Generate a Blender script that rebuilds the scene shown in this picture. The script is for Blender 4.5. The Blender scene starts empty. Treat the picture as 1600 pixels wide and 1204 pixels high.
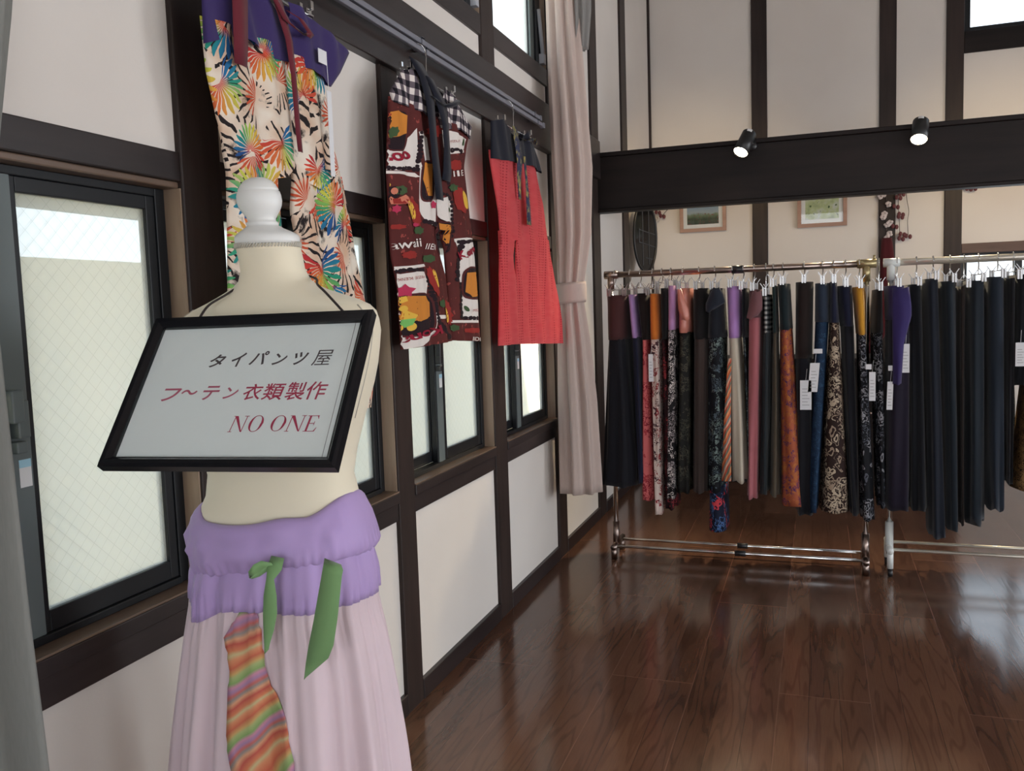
import bpy, bmesh, math, random
import numpy as np
from mathutils import Vector, Matrix
PI = math.pi
random.seed(7)
S = bpy.context.scene
COL = S.collection

# ------------------------------------------------------------------ camera
CAM = np.array([1.343, 0.0, 1.40])
YAW, PITCH, ROLL, FPX = -0.33961507, -0.08978758, -0.03316493, 1356.843
_d = np.array([math.sin(YAW)*math.cos(PITCH), math.cos(YAW)*math.cos(PITCH), math.sin(PITCH)])
_r = np.array([math.cos(YAW), -math.sin(YAW), 0.0])
_u = np.cross(_r, _d)
_r2 = _r*math.cos(ROLL) + _u*math.sin(ROLL)
_u2 = -_r*math.sin(ROLL) + _u*math.cos(ROLL)
cd = bpy.data.cameras.new('camera')
cam = bpy.data.objects.new('camera', cd)
COL.objects.link(cam)
cam.matrix_world = Matrix(((_r2[0], _u2[0], -_d[0], CAM[0]), (_r2[1], _u2[1], -_d[1], CAM[1]),
                           (_r2[2], _u2[2], -_d[2], CAM[2]), (0, 0, 0, 1)))
cd.sensor_fit = 'HORIZONTAL'
cd.sensor_width = 36.0
cd.lens = FPX/1600*36
cd.clip_start = 0.05
S.camera = cam

def _ray(x, y):
    return (x-800)/FPX*_r2 - (y-602)/FPX*_u2 + _d
def atX(x, y, X=0.0):
    v = _ray(x, y); return CAM + v*(X-CAM[0])/v[0]
def atY(x, y, Y):
    v = _ray(x, y); return CAM + v*(Y-CAM[1])/v[1]
def atZ(x, y, Z=0.0):
    v = _ray(x, y); return CAM + v*(Z-CAM[2])/v[2]

# ------------------------------------------------------------------ view, world, sun, big lights
S.view_settings.view_transform = 'Standard'
S.view_settings.look = 'None'
S.view_settings.gamma = 1.0
S.view_settings.use_curve_mapping = False
S.view_settings.exposure = 0.25
wd = bpy.data.worlds.new('sky'); S.world = wd; wd.use_nodes = True
_nt = wd.node_tree; _bg = _nt.nodes['Background']
_tc = _nt.nodes.new('ShaderNodeTexCoord'); _sep = _nt.nodes.new('ShaderNodeSeparateXYZ')
_rm = _nt.nodes.new('ShaderNodeValToRGB')
_nt.links.new(_tc.outputs['Generated'], _sep.inputs[0]); _nt.links.new(_sep.outputs['Z'], _rm.inputs[0])
_rm.color_ramp.elements[0].position = 0.0; _rm.color_ramp.elements[0].color = (0.86, 0.93, 1.0, 1)
_rm.color_ramp.elements[1].position = 0.7; _rm.color_ramp.elements[1].color = (0.62, 0.80, 1.0, 1)
_nt.links.new(_rm.outputs[0], _bg.inputs[0])
_bg.inputs[1].default_value = 1.9

def lamp(kind, name, loc, energy, color=(1, 1, 1), target=None, **kw):
    L = bpy.data.lights.new(name, kind); L.energy = energy; L.color = color
    for k, v in kw.items(): setattr(L, k, v)
    o = bpy.data.objects.new(name, L); COL.objects.link(o); o.location = loc
    if target is not None:
        o.rotation_euler = (Vector(target)-Vector(loc)).to_track_quat('-Z', 'Y').to_euler()
    return o
lamp('SUN', 'sunlight', (3, -3, 9), 42, (1.0, 0.95, 0.86), (3-.5, -3+.3, 9-.8), angle=0.03)
# added fill lights outside the unseen right and rear windows, boosting daylight
for _y, _e in ((-1.6, 34), (1.4, 46), (4.4, 78)):
    lamp('AREA', 'window_fill_light', (6.45, _y, 1.5), _e, (0.90, 0.95, 1.0), (0, _y, 1.3), shape='RECTANGLE', size=1.9, size_y=1.7)
for _x in (1.4, 4.4):
    lamp('AREA', 'window_fill_light', (_x, -3.65, 1.6), 28, (0.92, 0.96, 1.0), (_x, 3, 1.3), shape='RECTANGLE', size=1.9, size_y=1.7)

# ------------------------------------------------------------------ material helper
class G:
    def __init__(s, name):
        s.m = bpy.data.materials.new(name); s.m.use_nodes = True
        s.t = s.m.node_tree; s.t.nodes.clear()
        s.out = s.t.nodes.new('ShaderNodeOutputMaterial')
    def put(s, sock, v):
        if isinstance(v, bpy.types.NodeSocket): s.t.links.new(v, sock)
        elif v is not None:
            if sock.type == 'RGBA' and len(v) == 3: v = (*v, 1)
            sock.default_value = v
    def n(s, typ, ins=None, **at):
        nd = s.t.nodes.new(typ)
        for k, v in at.items(): setattr(nd, k, v)
        for k, v in (ins or {}).items(): s.put(nd.inputs[k], v)
        return nd
    def ma(s, op, a, b=None, c=None):
        nd = s.n('ShaderNodeMath', operation=op); s.put(nd.inputs[0], a)
        if b is not None: s.put(nd.inputs[1], b)
        if c is not None: s.put(nd.inputs[2], c)
        return nd.outputs[0]
    def vm(s, op, a, b=None):
        nd = s.n('ShaderNodeVectorMath', operation=op); s.put(nd.inputs[0], a)
        if b is not None: s.put(nd.inputs[1], b)
        return nd.outputs[0]
    def obj(s): return s.n('ShaderNodeTexCoord').outputs['Object']
    def xyz(s, v):
        nd = s.n('ShaderNodeSeparateXYZ', {0: v}); return nd.outputs
    def cmb(s, x, y, z=0.0):
        return s.n('ShaderNodeCombineXYZ', {0: x, 1: y, 2: z}).outputs[0]
    def noise(s, v, scale, detail=3, rough=.5, dim='3D'):
        return s.n('ShaderNodeTexNoise', {'Vector': v, 'Scale': scale, 'Detail': detail, 'Roughness': rough}, noise_dimensions=dim).outputs[0]
    def mix(s, f, a, b, blend='MIX'):
        nd = s.n('ShaderNodeMix', data_type='RGBA', blend_type=blend)
        s.put(nd.inputs[0], f); s.put(nd.inputs[6], a); s.put(nd.inputs[7], b)
        return nd.outputs[2]
    def ramp(s, f, stops, interp='LINEAR'):
        nd = s.n('ShaderNodeValToRGB', {0: f}); cr = nd.color_ramp; cr.interpolation = interp
        while len(cr.elements) < len(stops): cr.elements.new(0.5)
        for e, (p, c) in zip(cr.elements, stops):
            e.position = p; e.color = (*c, 1) if len(c) == 3 else c
        return nd.outputs[0]
    def bump(s, h, strength=.3, dist=.002):
        return s.n('ShaderNodeBump', {'Strength': strength, 'Distance': dist, 'Height': h}).outputs[0]
    def pb(s, color, rough=.6, metal=0.0, normal=None, spec=.5, coat=0.0, sheen=0.0, emis=None, es=0.0, transl=0.0, coatr=.1):
        b = s.n('ShaderNodeBsdfPrincipled', {'Base Color': color, 'Roughness': rough, 'Metallic': metal,
                'Specular IOR Level': spec, 'Coat Weight': coat, 'Coat Roughness': coatr, 'Sheen Weight': sheen})
        if normal is not None: s.put(b.inputs['Normal'], normal)
        if emis is not None:
            s.put(b.inputs['Emission Color'], emis); b.inputs['Emission Strength'].default_value = es
        sh = b.outputs[0]
        if transl > 0:
            tr = s.n('ShaderNodeBsdfTranslucent', {'Color': color})
            if normal is not None: s.put(tr.inputs['Normal'], normal)
            sh = s.n('ShaderNodeMixShader', {0: transl, 1: sh, 2: tr.outputs[0]}).outputs[0]
        s.t.links.new(sh, s.out.inputs[0]); return s.m

def simple(name, color, rough=.6, **kw):
    return G(name).pb(color, rough, **kw)

def hx(h):
    c = [int(h[i:i+2], 16)/255 for i in (0, 2, 4)]
    return tuple(x/12.92 if x <= .04045 else ((x+.055)/1.055)**2.4 for x in c)

# ------------------------------------------------------------------ materials of the room
def wood_mat(name, c1, c2, rough=.45, axis=2, spec=.4):
    g = G(name); o = g.obj()
    x, y, z = g.xyz(o)
    sc = [22, 22, 22]; sc[axis] = 1.6
    v = g.vm('MULTIPLY', o, tuple(sc))
    n1 = g.noise(v, 1.0, 5, .6); n2 = g.noise(o, 1.7, 2)
    f = g.ma('ADD', g.ma('MULTIPLY', n1, .75), g.ma('MULTIPLY', n2, .35))
    col = g.ramp(f, [(.35, c1), (.75, c2)])
    return g.pb(col, rough, normal=g.bump(n1, .25, .002), spec=spec)
WOODV = wood_mat('dark_stained_post_wood', (.017, .012, .011), (.044, .029, .025), axis=2, spec=.25)
WOODY = wood_mat('dark_stained_rail_wood', (.012, .008, .008), (.034, .023, .022), axis=1, rough=.40, spec=.5)
WOODX = wood_mat('dark_stained_beam_wood', (.007, .005, .005), (.018, .012, .011), axis=0, rough=.5, spec=.2)
JAMB = wood_mat('window_lit_jamb_wood', (.19, .125, .085), (.42, .31, .22), axis=2, rough=.42, spec=.6)  # same dark stain, lightened for window light grazing the reveals
JAMBY = wood_mat('window_lit_sill_wood', (.09, .055, .037), (.20, .13, .09), axis=1, rough=.38, spec=.6)  # lightened brown paints window light on sill tops and head undersides

def plaster():
    g = G('white_plaster'); o = g.obj()
    n = g.noise(o, 1.3, 3); n2 = g.noise(o, 160, 2)
    col = g.ramp(n, [(.3, (.66, .61, .565)), (.7, (.72, .675, .63))])
    return g.pb(col, .9, normal=g.bump(n2, .25, .001), spec=.2)
PLASTER = plaster()

def floor_mat():
    g = G('brown_oak_strip_flooring'); o = g.obj()
    x, y, z = g.xyz(o)
    bw, bl, sw = .303, 1.818, .101
    bx = g.ma('DIVIDE', x, bw); bi = g.ma('FLOOR', bx)
    off = g.ma('MULTIPLY', g.ma('FRACT', g.ma('MULTIPLY', bi, .5)), 1.0)
    by = g.ma('ADD', g.ma('DIVIDE', g.ma('ADD', y, .52), bl), off); bj = g.ma('FLOOR', by)
    sx = g.ma('DIVIDE', x, sw); si = g.ma('FLOOR', sx)
    def edge(f, width, size):      # 1 near the joint
        fr = g.ma('FRACT', f)
        d = g.ma('MINIMUM', fr, g.ma('SUBTRACT', 1.0, fr))
        return g.ma('LESS_THAN', g.ma('MULTIPLY', d, size), width)
    eb = g.ma('MAXIMUM', edge(bx, .0016, bw), edge(by, .0022, bl))
    es = edge(sx, .0009, sw)
    rnd = g.n('ShaderNodeTexWhiteNoise', {'Vector': g.cmb(si, bj, 3.0)}, noise_dimensions='3D').outputs[0]
    vv = g.cmb(g.ma('ADD', g.ma('MULTIPLY', x, 11), g.ma('MULTIPLY', rnd, 40)), g.ma('ADD', g.ma('MULTIPLY', y, 1.1), g.ma('MULTIPLY', rnd, 17)), g.ma('MULTIPLY', rnd, 9))
    nn = g.noise(vv, 1.0, 2, .45)
    cath = g.ma('SINE', g.ma('MULTIPLY', nn, 55))
    w = g.n('ShaderNodeMapRange', {0: cath, 1: .35, 2: 1.0, 3: 0.0, 4: 1.0}).outputs[0]
    fine = g.noise(g.vm('MULTIPLY', o, (230, 12, 1)), 1.0, 2)
    tone = g.noise(g.cmb(g.ma('MULTIPLY', x, 5), g.ma('MULTIPLY', y, .8), rnd), 1.0, 2)
    f = g.ma('ADD', g.ma('MULTIPLY', w, -.20), g.ma('ADD', g.ma('ADD', g.ma('MULTIPLY', rnd, .34), g.ma('MULTIPLY', tone, .45)), g.ma('MULTIPLY', fine, .25)))
    col = g.ramp(f, [(.15, (.070, .031, .019)), (.55, (.135, .064, .039)), (.95, (.20, .103, .062))])
    col = g.mix(g.ma('MULTIPLY', es, .6), col, (.022, .010, .008))
    seam_glint = g.noise(o, 5.0, 3)
    col = g.mix(g.ma('MULTIPLY', eb, g.ma('MULTIPLY', seam_glint, .75)), col, (.34, .17, .12))  # board seams lightened to paint glancing light off their bevels
    big = g.noise(o, 2.2, 3)
    rough = g.ma('ADD', .09, g.ma('MULTIPLY', big, .12))
    h = g.ma('SUBTRACT', g.ma('ADD', g.ma('MULTIPLY', w, .3), g.ma('MULTIPLY', big, 1.5)), g.ma('MULTIPLY', eb, .8))
    return g.pb(col, rough, normal=g.bump(h, .14, .0012), spec=.6)
FLOOR = floor_mat()

def mesh_glass():
    g = G('frosted_wired_glass'); o = g.obj()
    x, y, z = g.xyz(o)
    p = .035
    def line(a):
        fr = g.ma('FRACT', g.ma('DIVIDE', a, p)); d = g.ma('MINIMUM', fr, g.ma('SUBTRACT', 1.0, fr))
        return g.ma('LESS_THAN', d, .02)
    w = g.ma('MAXIMUM', line(g.ma('ADD', y, z)), line(g.ma('SUBTRACT', y, z)))
    tr = g.n('ShaderNodeBsdfTransparent', {'Color': (.96, .98, .97)})
    tl = g.n('ShaderNodeBsdfTranslucent', {'Color': (.93, .95, .92)})
    gl = g.n('ShaderNodeBsdfGlossy', {'Color': (.9, .95, .95), 'Roughness': .08})
    fr = g.n('ShaderNodeFresnel', {'IOR': 1.35}); bf = g.n('ShaderNodeNewGeometry').outputs['Backfacing']
    a = g.n('ShaderNodeMixShader', {0: .38, 1: tr.outputs[0], 2: tl.outputs[0]})
    a2 = g.n('ShaderNodeMixShader', {0: g.ma('MULTIPLY', fr.outputs[0], g.ma('SUBTRACT', 1.0, bf)), 1: a.outputs[0], 2: gl.outputs[0]})
    di = g.n('ShaderNodeBsdfDiffuse', {'Color': (.20, .22, .21)})
    b = g.n('ShaderNodeMixShader', {0: g.ma('MULTIPLY', w, .38), 1: a2.outputs[0], 2: di.outputs[0]})
    g.t.links.new(b.outputs[0], g.out.inputs[0]); return g.m
WGLASS = mesh_glass()
def clear_glass(name, tint=(.97, .98, .98), gloss=.06, rough=.02):
    g = G(name)
    tr = g.n('ShaderNodeBsdfTransparent', {'Color': tint}); gl = g.n('ShaderNodeBsdfGlossy', {'Color': (1, 1, 1), 'Roughness': rough})
    fr = g.n('ShaderNodeFresnel', {'IOR': 1.45}); bf = g.n('ShaderNodeNewGeometry').outputs['Backfacing']
    b = g.n('ShaderNodeMixShader', {0: g.ma('MULTIPLY', fr.outputs[0], g.ma('SUBTRACT', 1.0, bf)), 1: tr.outputs[0], 2: gl.outputs[0]})
    g.t.links.new(b.outputs[0], g.out.inputs[0]); return g.m
CGLASS = clear_glass('clear_picture_glass')
ALU = simple('black_aluminium_sash', (.007, .008, .010), .42, spec=.35)
ALUG = simple('grey_green_sash_rail', (.12, .145, .145), .42)
DCHROME = simple('dull_chrome_clip', (.34, .33, .33), .30, metal=1.0)
CHROME = simple('chrome', (.72, .72, .72), .16, metal=1.0)
BRONZE = simple('bronze_steel_tube', (.32, .25, .22), .28, metal=1.0)
GOLDISH = simple('aged_brass_joint', (.42, .34, .18), .35, metal=.8)
WHITEP = simple('white_plastic', (.72, .74, .72), .4)
WSTEEL = simple('warm_white_steel', (.74, .69, .60), .30, metal=.6)
BLACKP = simple('black_plastic', (.012, .012, .014), .35)
RAILGREY = simple('grey_rail_enamel', (.17, .17, .20), .35)
PAPER = simple('white_paper', (.75, .75, .75), .8)
TAGW = simple('white_card_tag', (.70, .70, .72), .7)
# ------------------------------------------------------------------ mesh helpers
class MB:
    def __init__(s): s.v = []; s.f = []; s.mi = []; s.cur = 0; s.sm = []; s.smooth = False
    def add(s, vs, fs):
        b = len(s.v); s.v += [tuple(float(c) for c in v) for v in vs]
        for f in fs:
            s.f.append(tuple(i+b for i in f)); s.mi.append(s.cur); s.sm.append(s.smooth)
        return s
    def box(s, x0, x1, y0, y1, z0, z1):
        x0, x1 = min(x0, x1), max(x0, x1); y0, y1 = min(y0, y1), max(y0, y1); z0, z1 = min(z0, z1), max(z0, z1)
        return s.add([(x0, y0, z0), (x1, y0, z0), (x1, y1, z0), (x0, y1, z0), (x0, y0, z1), (x1, y0, z1), (x1, y1, z1), (x0, y1, z1)],
                     [(0, 3, 2, 1), (4, 5, 6, 7), (0, 1, 5, 4), (1, 2, 6, 5), (2, 3, 7, 6), (3, 0, 4, 7)])
    def prism(s, poly, fn, d0, d1):
        """poly: 2-D points; fn(a, b, d) -> 3-D point; d0..d1 thickness"""
        n = len(poly)
        vs = [fn(a, b, d0) for a, b in poly] + [fn(a, b, d1) for a, b in poly]
        return s.add(vs, [tuple(range(n))[::-1], tuple(range(n, 2*n))] + [(i, (i+1) % n, n+(i+1) % n, n+i) for i in range(n)])
    def rings(s, rings, cap0=True, cap1=True, close=True):
        n = len(rings[0]); vs = [p for r in rings for p in r]; fs = []
        for i in range(len(rings)-1):
            for j in range(n if close else n-1):
                k = (j+1) % n
                fs.append((i*n+j, i*n+k, (i+1)*n+k, (i+1)*n+j))
        if cap0: fs.append(tuple(range(n))[::-1])
        if cap1: fs.append(tuple(range((len(rings)-1)*n, len(rings)*n)))
        return s.add(vs, fs)
    def tube(s, pts, r, n=10, caps=True):
        pts = [Vector(p) for p in pts]; rs = r if isinstance(r, (list, tuple)) else [r]*len(pts)
        up = None; R = []
        for i, p in enumerate(pts):
            t = (pts[min(i+1, len(pts)-1)]-pts[max(i-1, 0)])
            t = t.normalized() if t.length > 1e-9 else Vector((0, 0, 1))
            if up is None:
                up = Vector((0, 0, 1)) if abs(t.z) < .9 else Vector((1, 0, 0))
            a = up - t*up.dot(t)
            a = a.normalized() if a.length > 1e-6 else t.orthogonal().normalized()
            up = a; b = t.cross(a)
            R.append([p + (a*math.cos(2*PI*k/n)+b*math.sin(2*PI*k/n))*rs[i] for k in range(n)])
        return s.rings(R, caps, caps)
    def lathe(s, prof, c=(0, 0, 0), n=28, axis='z'):
        R = []
        for r, h in prof:
            ring = []
            for k in range(n):
                a = 2*PI*k/n; u, w = r*math.cos(a), r*math.sin(a)
                p = {'z': (u, w, h), 'y': (u, h, w), 'x': (h, u, w)}[axis]
                ring.append((c[0]+p[0], c[1]+p[1], c[2]+p[2]))
            R.append(ring)
        return s.rings(R)
    def ball(s, c, r, n=10, m=6, sc=(1, 1, 1)):
        R = [[(c[0]+r*sc[0]*math.sin(PI*i/m)*math.cos(2*PI*k/n), c[1]+r*sc[1]*math.sin(PI*i/m)*math.sin(2*PI*k/n), c[2]+r*sc[2]*math.cos(PI*i/m)) for k in range(n)]
             for i in [.02]+list(range(1, m))+[m-.02]]
        return s.rings(R)
    def build(s, name, mats, parent=None, base=None, bevel=0, solid=0, sub=0):
        me = bpy.data.meshes.new(name)
        off = Vector(base) if base is not None else (parent_origin(parent) if parent is not None else Vector((0, 0, 0)))
        me.from_pydata([tuple(Vector(v)-off) for v in s.v], [], s.f)
        mats = mats if isinstance(mats, (list, tuple)) else [mats]
        for m in mats: me.materials.append(m)
        me.polygons.foreach_set('material_index', s.mi)
        me.polygons.foreach_set('use_smooth', s.sm)
        bm = bmesh.new(); bm.from_mesh(me); bmesh.ops.recalc_face_normals(bm, faces=bm.faces); bm.to_mesh(me); bm.free()
        o = bpy.data.objects.new(name, me); COL.objects.link(o)
        if parent is not None:
            o.parent = parent
            if base is not None: o.location = off - parent_origin(parent)
        elif base is not None: o.location = off
        if bevel:
            b = o.modifiers.new('bevel', 'BEVEL'); b.width = bevel; b.segments = 2; b.limit_method = 'ANGLE'; b.angle_limit = math.radians(40)
        if solid:
            b = o.modifiers.new('thickness', 'SOLIDIFY'); b.thickness = solid; b.offset = 0
        if sub:
            b = o.modifiers.new('smooth', 'SUBSURF'); b.levels = sub; b.render_levels = sub
        return o
def parent_origin(o):
    p = Vector((0, 0, 0))
    while o is not None:
        p += Vector(o.location); o = o.parent
    return p
def SM():
    m = MB(); m.smooth = True; return m
def tag(o, label, cat, group=None, kind=None):
    o['label'] = label; o['category'] = cat
    if group: o['group'] = group
    if kind: o['kind'] = kind
    return o
def thing(name, loc, label, cat, group=None):
    o = bpy.data.objects.new(name, None); o.empty_display_size = .05; COL.objects.link(o)
    o.location = [float(c) for c in loc]; return tag(o, label, cat, group)
def struct(o):
    o['kind'] = 'structure'; return o
def lerp(a, b, t): return a+(b-a)*t
def interp(tab):
    """piecewise smooth interpolation of [(key, value)]"""
    tab = sorted(tab); ks = np.array([k for k, _ in tab]); vs = np.array([v for _, v in tab])
    return lambda k: float(np.interp(k, ks, vs))
def crop(poly, n=6, r=.3): return poly

# ------------------------------------------------------------------ letters: default font turned into flat mesh outlines
def glyphs(text, size, shear=0.0, offset=0.0, spacing=1.0):
    cu = bpy.data.curves.new('letters', 'FONT'); cu.body = text; cu.size = size; cu.shear = shear; cu.offset = offset
    cu.space_character = spacing; cu.align_x = 'LEFT'; cu.resolution_u = 4
    o = bpy.data.objects.new('letters', cu); COL.objects.link(o)
    bpy.context.view_layer.update()
    me = bpy.data.meshes.new_from_object(o.evaluated_get(bpy.context.evaluated_depsgraph_get()))
    vs = [tuple(v.co) for v in me.vertices]; fs = [tuple(p.vertices) for p in me.polygons]
    bpy.data.objects.remove(o); bpy.data.curves.remove(cu); bpy.data.meshes.remove(me)
    return vs, fs
def fit(vs, w, h):
    a = np.array(vs); lo = a.min(0); hi = a.max(0)
    return [((v[0]-lo[0])/(hi[0]-lo[0])*w, (v[1]-lo[1])/(hi[1]-lo[1])*h) for v in vs]
# ------------------------------------------------------------------ room shell
XR, YF, YB, ZC = 6.2, -3.4, 7.6, 4.4
struct(MB().box(-.15, XR+.15, YF-.15, YB+.15, -.12, 0).build('floor', FLOOR))
struct(MB().box(-.15, XR+.15, YF-.15, YB+.15, ZC, ZC+.12).build('ceiling', simple('ceiling_boards', (.30, .27, .24), .8)))
POSTS = [(-.28, -.13), (.68, .82), (1.629, 1.768), (2.612, 2.738), (3.560, 3.715), (4.522, 4.680), (5.465, 5.650), (6.400, 6.585)]
P0, PL = -.015, -.086          # plaster face, outer face
wl = MB()
SB, HB = .69, 1.70            # window sill rail, window head
wl.box(PL, P0, YF, YB, 0, SB); wl.box(PL, P0, -.25, 4.56, SB, SB+.04)                       # below the windows
wl.box(PL, P0, YF, YB, 1.80, 2.55); wl.box(PL, P0, YF, 4.56, 1.73, 1.80); wl.box(PL, P0, 1.70, 4.60, 2.55, 2.60)                    # between lower and upper windows
wl.box(PL, P0, YF, YB, 3.5, ZC); wl.box(PL, P0, 1.70, 4.60, 3.42, 3.5)
wl.box(PL, P0, 4.56, YB, SB, 1.80)
wl.box(PL, P0, YF, -.25, SB, 1.80)
for a, b in POSTS[1:6]: wl.box(PL, P0-.005, a+.01, b-.01, SB+.04, 1.73)
wl.box(PL, P0, 4.60, YB, 2.55, 3.5); wl.box(PL, P0, YF, 1.70, 2.55, 3.5)
for a, b in POSTS[3:5]: wl.box(PL, P0-.005, a+.01, b-.01, 2.60, 3.42)
struct(wl.build('wall_left', PLASTER))
# posts
for i, (a, b) in enumerate(POSTS):
    struct(MB().box(-.084, .0, a, b, 0, ZC).build('trim_%d' % (i+1), WOODV, bevel=.004))
struct(MB().box(-.03, .004, 7.57, 7.599, 0, ZC).build('trim_9', WOODV))
# rails along the left wall, one length between each pair of posts
def rail_y(name, segs, x0, x1, z0, z1, mat=WOODY, bev=.003):
    m = MB()
    for a, b in segs: m.box(x0, x1, a, b, z0, z1)
    return struct(m.build(name, mat, bevel=bev))
gaps = [(POSTS[i][1], POSTS[i+1][0]) for i in range(5)]
rail_y('trim_10', gaps, -.084, -.004, .687, .748)                    # under-sill rail
rail_y('trim_11', gaps, -.084, .004, .748, .785)
rail_y('trim_29', gaps, -.084, .003, .785, .790, JAMBY, .001)              # window sill top, light put into its brown
rail_y('trim_12', gaps, -.084, -.004, 1.705, 1.770)                  # window head rail
rail_y('trim_13', gaps, -.084, -.012, 1.690, 1.7045, JAMBY)  # underside of the head, painted in the lit tone
struct(MB().box(-.05, .022, YF, 5.60, 2.203, 2.447).build('trim_14', WOODY, bevel=.006))   # thick wall beam carrying the curtain rails
rail_y('trim_15', [(1.768, 2.612), (2.738, 3.560), (3.715, 4.522)], -.084, -.002, 2.553, 2.640)
rail_y('trim_16', [(1.768, 2.612), (2.738, 3.560), (3.715, 4.522)], -.084, -.002, 3.40, 3.48)
rail_y('baseboard_left', [(POSTS[i][1], POSTS[i+1][0]) for i in range(7)]+[(6.585, 7.57)], -.04, .002, 0, .074)
# jamb linings of the windows
jm = MB()
for i in range(1, 5):
    a, b = POSTS[i][1], POSTS[i+1][0]
    jm.box(-.084, -.006, a-.004, a+.004, .79, 1.69); jm.box(-.084, -.006, b-.004, b+.004, .79, 1.69)
for a, b in ((1.768, 2.612), (2.738, 3.560), (3.715, 4.522)):
    jm.box(-.084, -.006, a-.004, a+.004, 2.64, 3.40); jm.box(-.084, -.006, b-.004, b+.004, 2.64, 3.40)
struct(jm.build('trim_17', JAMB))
WARMW = wood_mat('warm_lit_brown_head_wood', (.07, .038, .028), (.13, .075, .055), axis=0)  # reddish brown wood with warm light put into its tone
# back wall with posts
bw = MB()
bw.box(-.15, XR, YB, YB+.15, 0, .85); bw.box(-.15, 2.395, YB, YB+.15, .85, ZC); bw.box(3.75, XR, YB, YB+.15, .85, ZC)
bw.box(2.395, 3.75, YB, YB+.15, 1.72, 3.36); bw.box(2.395, 3.75, YB, YB+.15, 4.05, ZC)
struct(bw.build('wall_back', PLASTER))
for i, (a, b) in enumerate(((.834, .958), (1.806, 1.928), (2.278, 2.400), (3.75, 3.88), (4.75, 4.88))):
    struct(MB().box(a, b, YB-.018, YB+.10, 0, ZC).build('trim_%d' % (18+i), WOODV, bevel=.004))
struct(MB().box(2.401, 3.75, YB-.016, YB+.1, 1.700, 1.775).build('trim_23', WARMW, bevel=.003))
struct(MB().box(2.401, 3.75, YB-.016, YB+.1, .79, .86).build('trim_24', WOODX, bevel=.003))
struct(MB().box(2.401, 3.75, YB-.016, YB+.1, 3.21, 3.37).build('trim_25', WOODX, bevel=.003))
struct(MB().box(.005, 2.277, YB-.045, YB+.02, 2.205, 2.31).build('trim_26', WOODX, bevel=.004))
struct(MB().box(.005, XR, YB-.014, YB+.02, 0, .075).build('baseboard_back', WOODX))
# transverse beam with its capping board and bottom lath
tb = MB(); tb.box(-.02, XR+.1, 5.60, 5.76, 2.012, 2.345); tb.box(-.02, XR+.1, 5.585, 5.775, 2.345, 2.372); tb.box(-.02, XR+.1, 5.592, 5.70, 1.992, 2.012)
struct(tb.build('trim_27', WOODX, bevel=.004))
# right wall and wall behind the camera, with big window openings
wr = MB()
wr.box(XR, XR+.15, YF, YB, 0, .6); wr.box(XR, XR+.15, YF, YB, 2.45, ZC)
ys = [YF, -2.6, -.6, .4, 2.4, 3.4, 5.4, YB]
for a, b in zip(ys[0::2], ys[1::2]): wr.box(XR, XR+.15, a, b, .6, 2.45)
struct(wr.build('wall_right', PLASTER))
wf = MB(); wf.box(-.15, XR, YF-.15, YF, 0, .6); wf.box(-.15, XR, YF-.15, YF, 2.5, ZC)
xs = [-.15, .4, 2.4, 3.4, 5.4, XR]
for a, b in zip(xs[0::2], xs[1::2]): wf.box(a, b, YF-.15, YF, .6, 2.5)
struct(wf.build('wall_front', PLASTER))

# ------------------------------------------------------------------ sliding windows of the left wall
STICK = simple('window_sticker', (.70, .70, .70), .5); STICKB = simple('window_sticker_blue', (.35, .60, .72), .5)
def sash(parent, x, y0, y1, z0, z1, st0, st1):
    f = MB(); w = .030
    f.box(x-.012, x+.012, y0, y0+st0, z0, z1); f.box(x-.012, x+.012, y1-st1, y1, z0, z1)
    f.box(x-.012, x+.012, y0+st0, y1-st1, z0, z0+.042); f.box(x-.012, x+.012, y0+st0, y1-st1, z1-w, z1)
    s = f.build('sash', ALU, parent, bevel=.002)
    MB().box(x-.003, x+.003, y0+st0-.004, y1-st1+.004, z0+.036, z1-w+.004).build('pane', WGLASS, s)
    return s
def slider(k, a, b, mid, lock=True):
    z0, z1 = .790, 1.690
    f = MB()
    f.box(-.083, -.050, a+.004, a+.034, z0, z1); f.box(-.083, -.050, b-.034, b-.004, z0, z1)
    f.box(-.083, -.045, a+.034, b-.034, z0, z0+.016); f.box(-.083, -.050, a+.034, b-.034, z1-.018, z1)
    f.box(-.084, -.080, a+.034, b-.034, z0+.016, z0+.026)
    w = struct(f.build('window_%d' % k, ALU, bevel=.002))
    m0, m1 = mid
    sash(w, -.093, a+.034, m1, z0+.016, z1-.018, .030, m1-m0)       # outer sash
    s = sash(w, -.066, m0, b-.034, z0+.016, z1-.018, m1-m0, .026)   # inner sash
    MB().box(-.054, -.0522, m0+.008, m0+(.082 if k == 1 else .064), z0+.016, z1-.018).build('rail_strip', ALUG, s)
    if lock:
        zl = 1.225
        l = MB(); q = m0+(.036 if k == 1 else 0); l.box(-.054, -.030, q+.004, q+.030, zl-.035, zl+.035); l.box(-.042, -.022, q-.012, q+.014, zl-.005, zl+.055)
        l.box(-.046, -.028, q-.004, q+.020, zl-.062, zl-.040)
        l.build('crescent_lock', ALUG if k == 1 else BLACKP, w, bevel=.003)
    st = MB(); st.box(-.0522, -.0512, m0+(.052 if k == 1 else .034), m0+(.078 if k == 1 else .060), 1.096, 1.148)
    so = st.build('sticker', STICK, w)
    MB().box(-.0512, -.0508, m0+(.052 if k == 1 else .034), m0+(.078 if k == 1 else .060), 1.133, 1.148).build('sticker_heading', STICKB, so)
    return w
slider(1, .82, 1.629, (1.142, 1.237)); slider(2, 1.768, 2.612, (2.145, 2.235)); slider(3, 2.738, 3.560, (3.062, 3.154)); slider(4, 3.715, 4.522, (4.004, 4.106))
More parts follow.
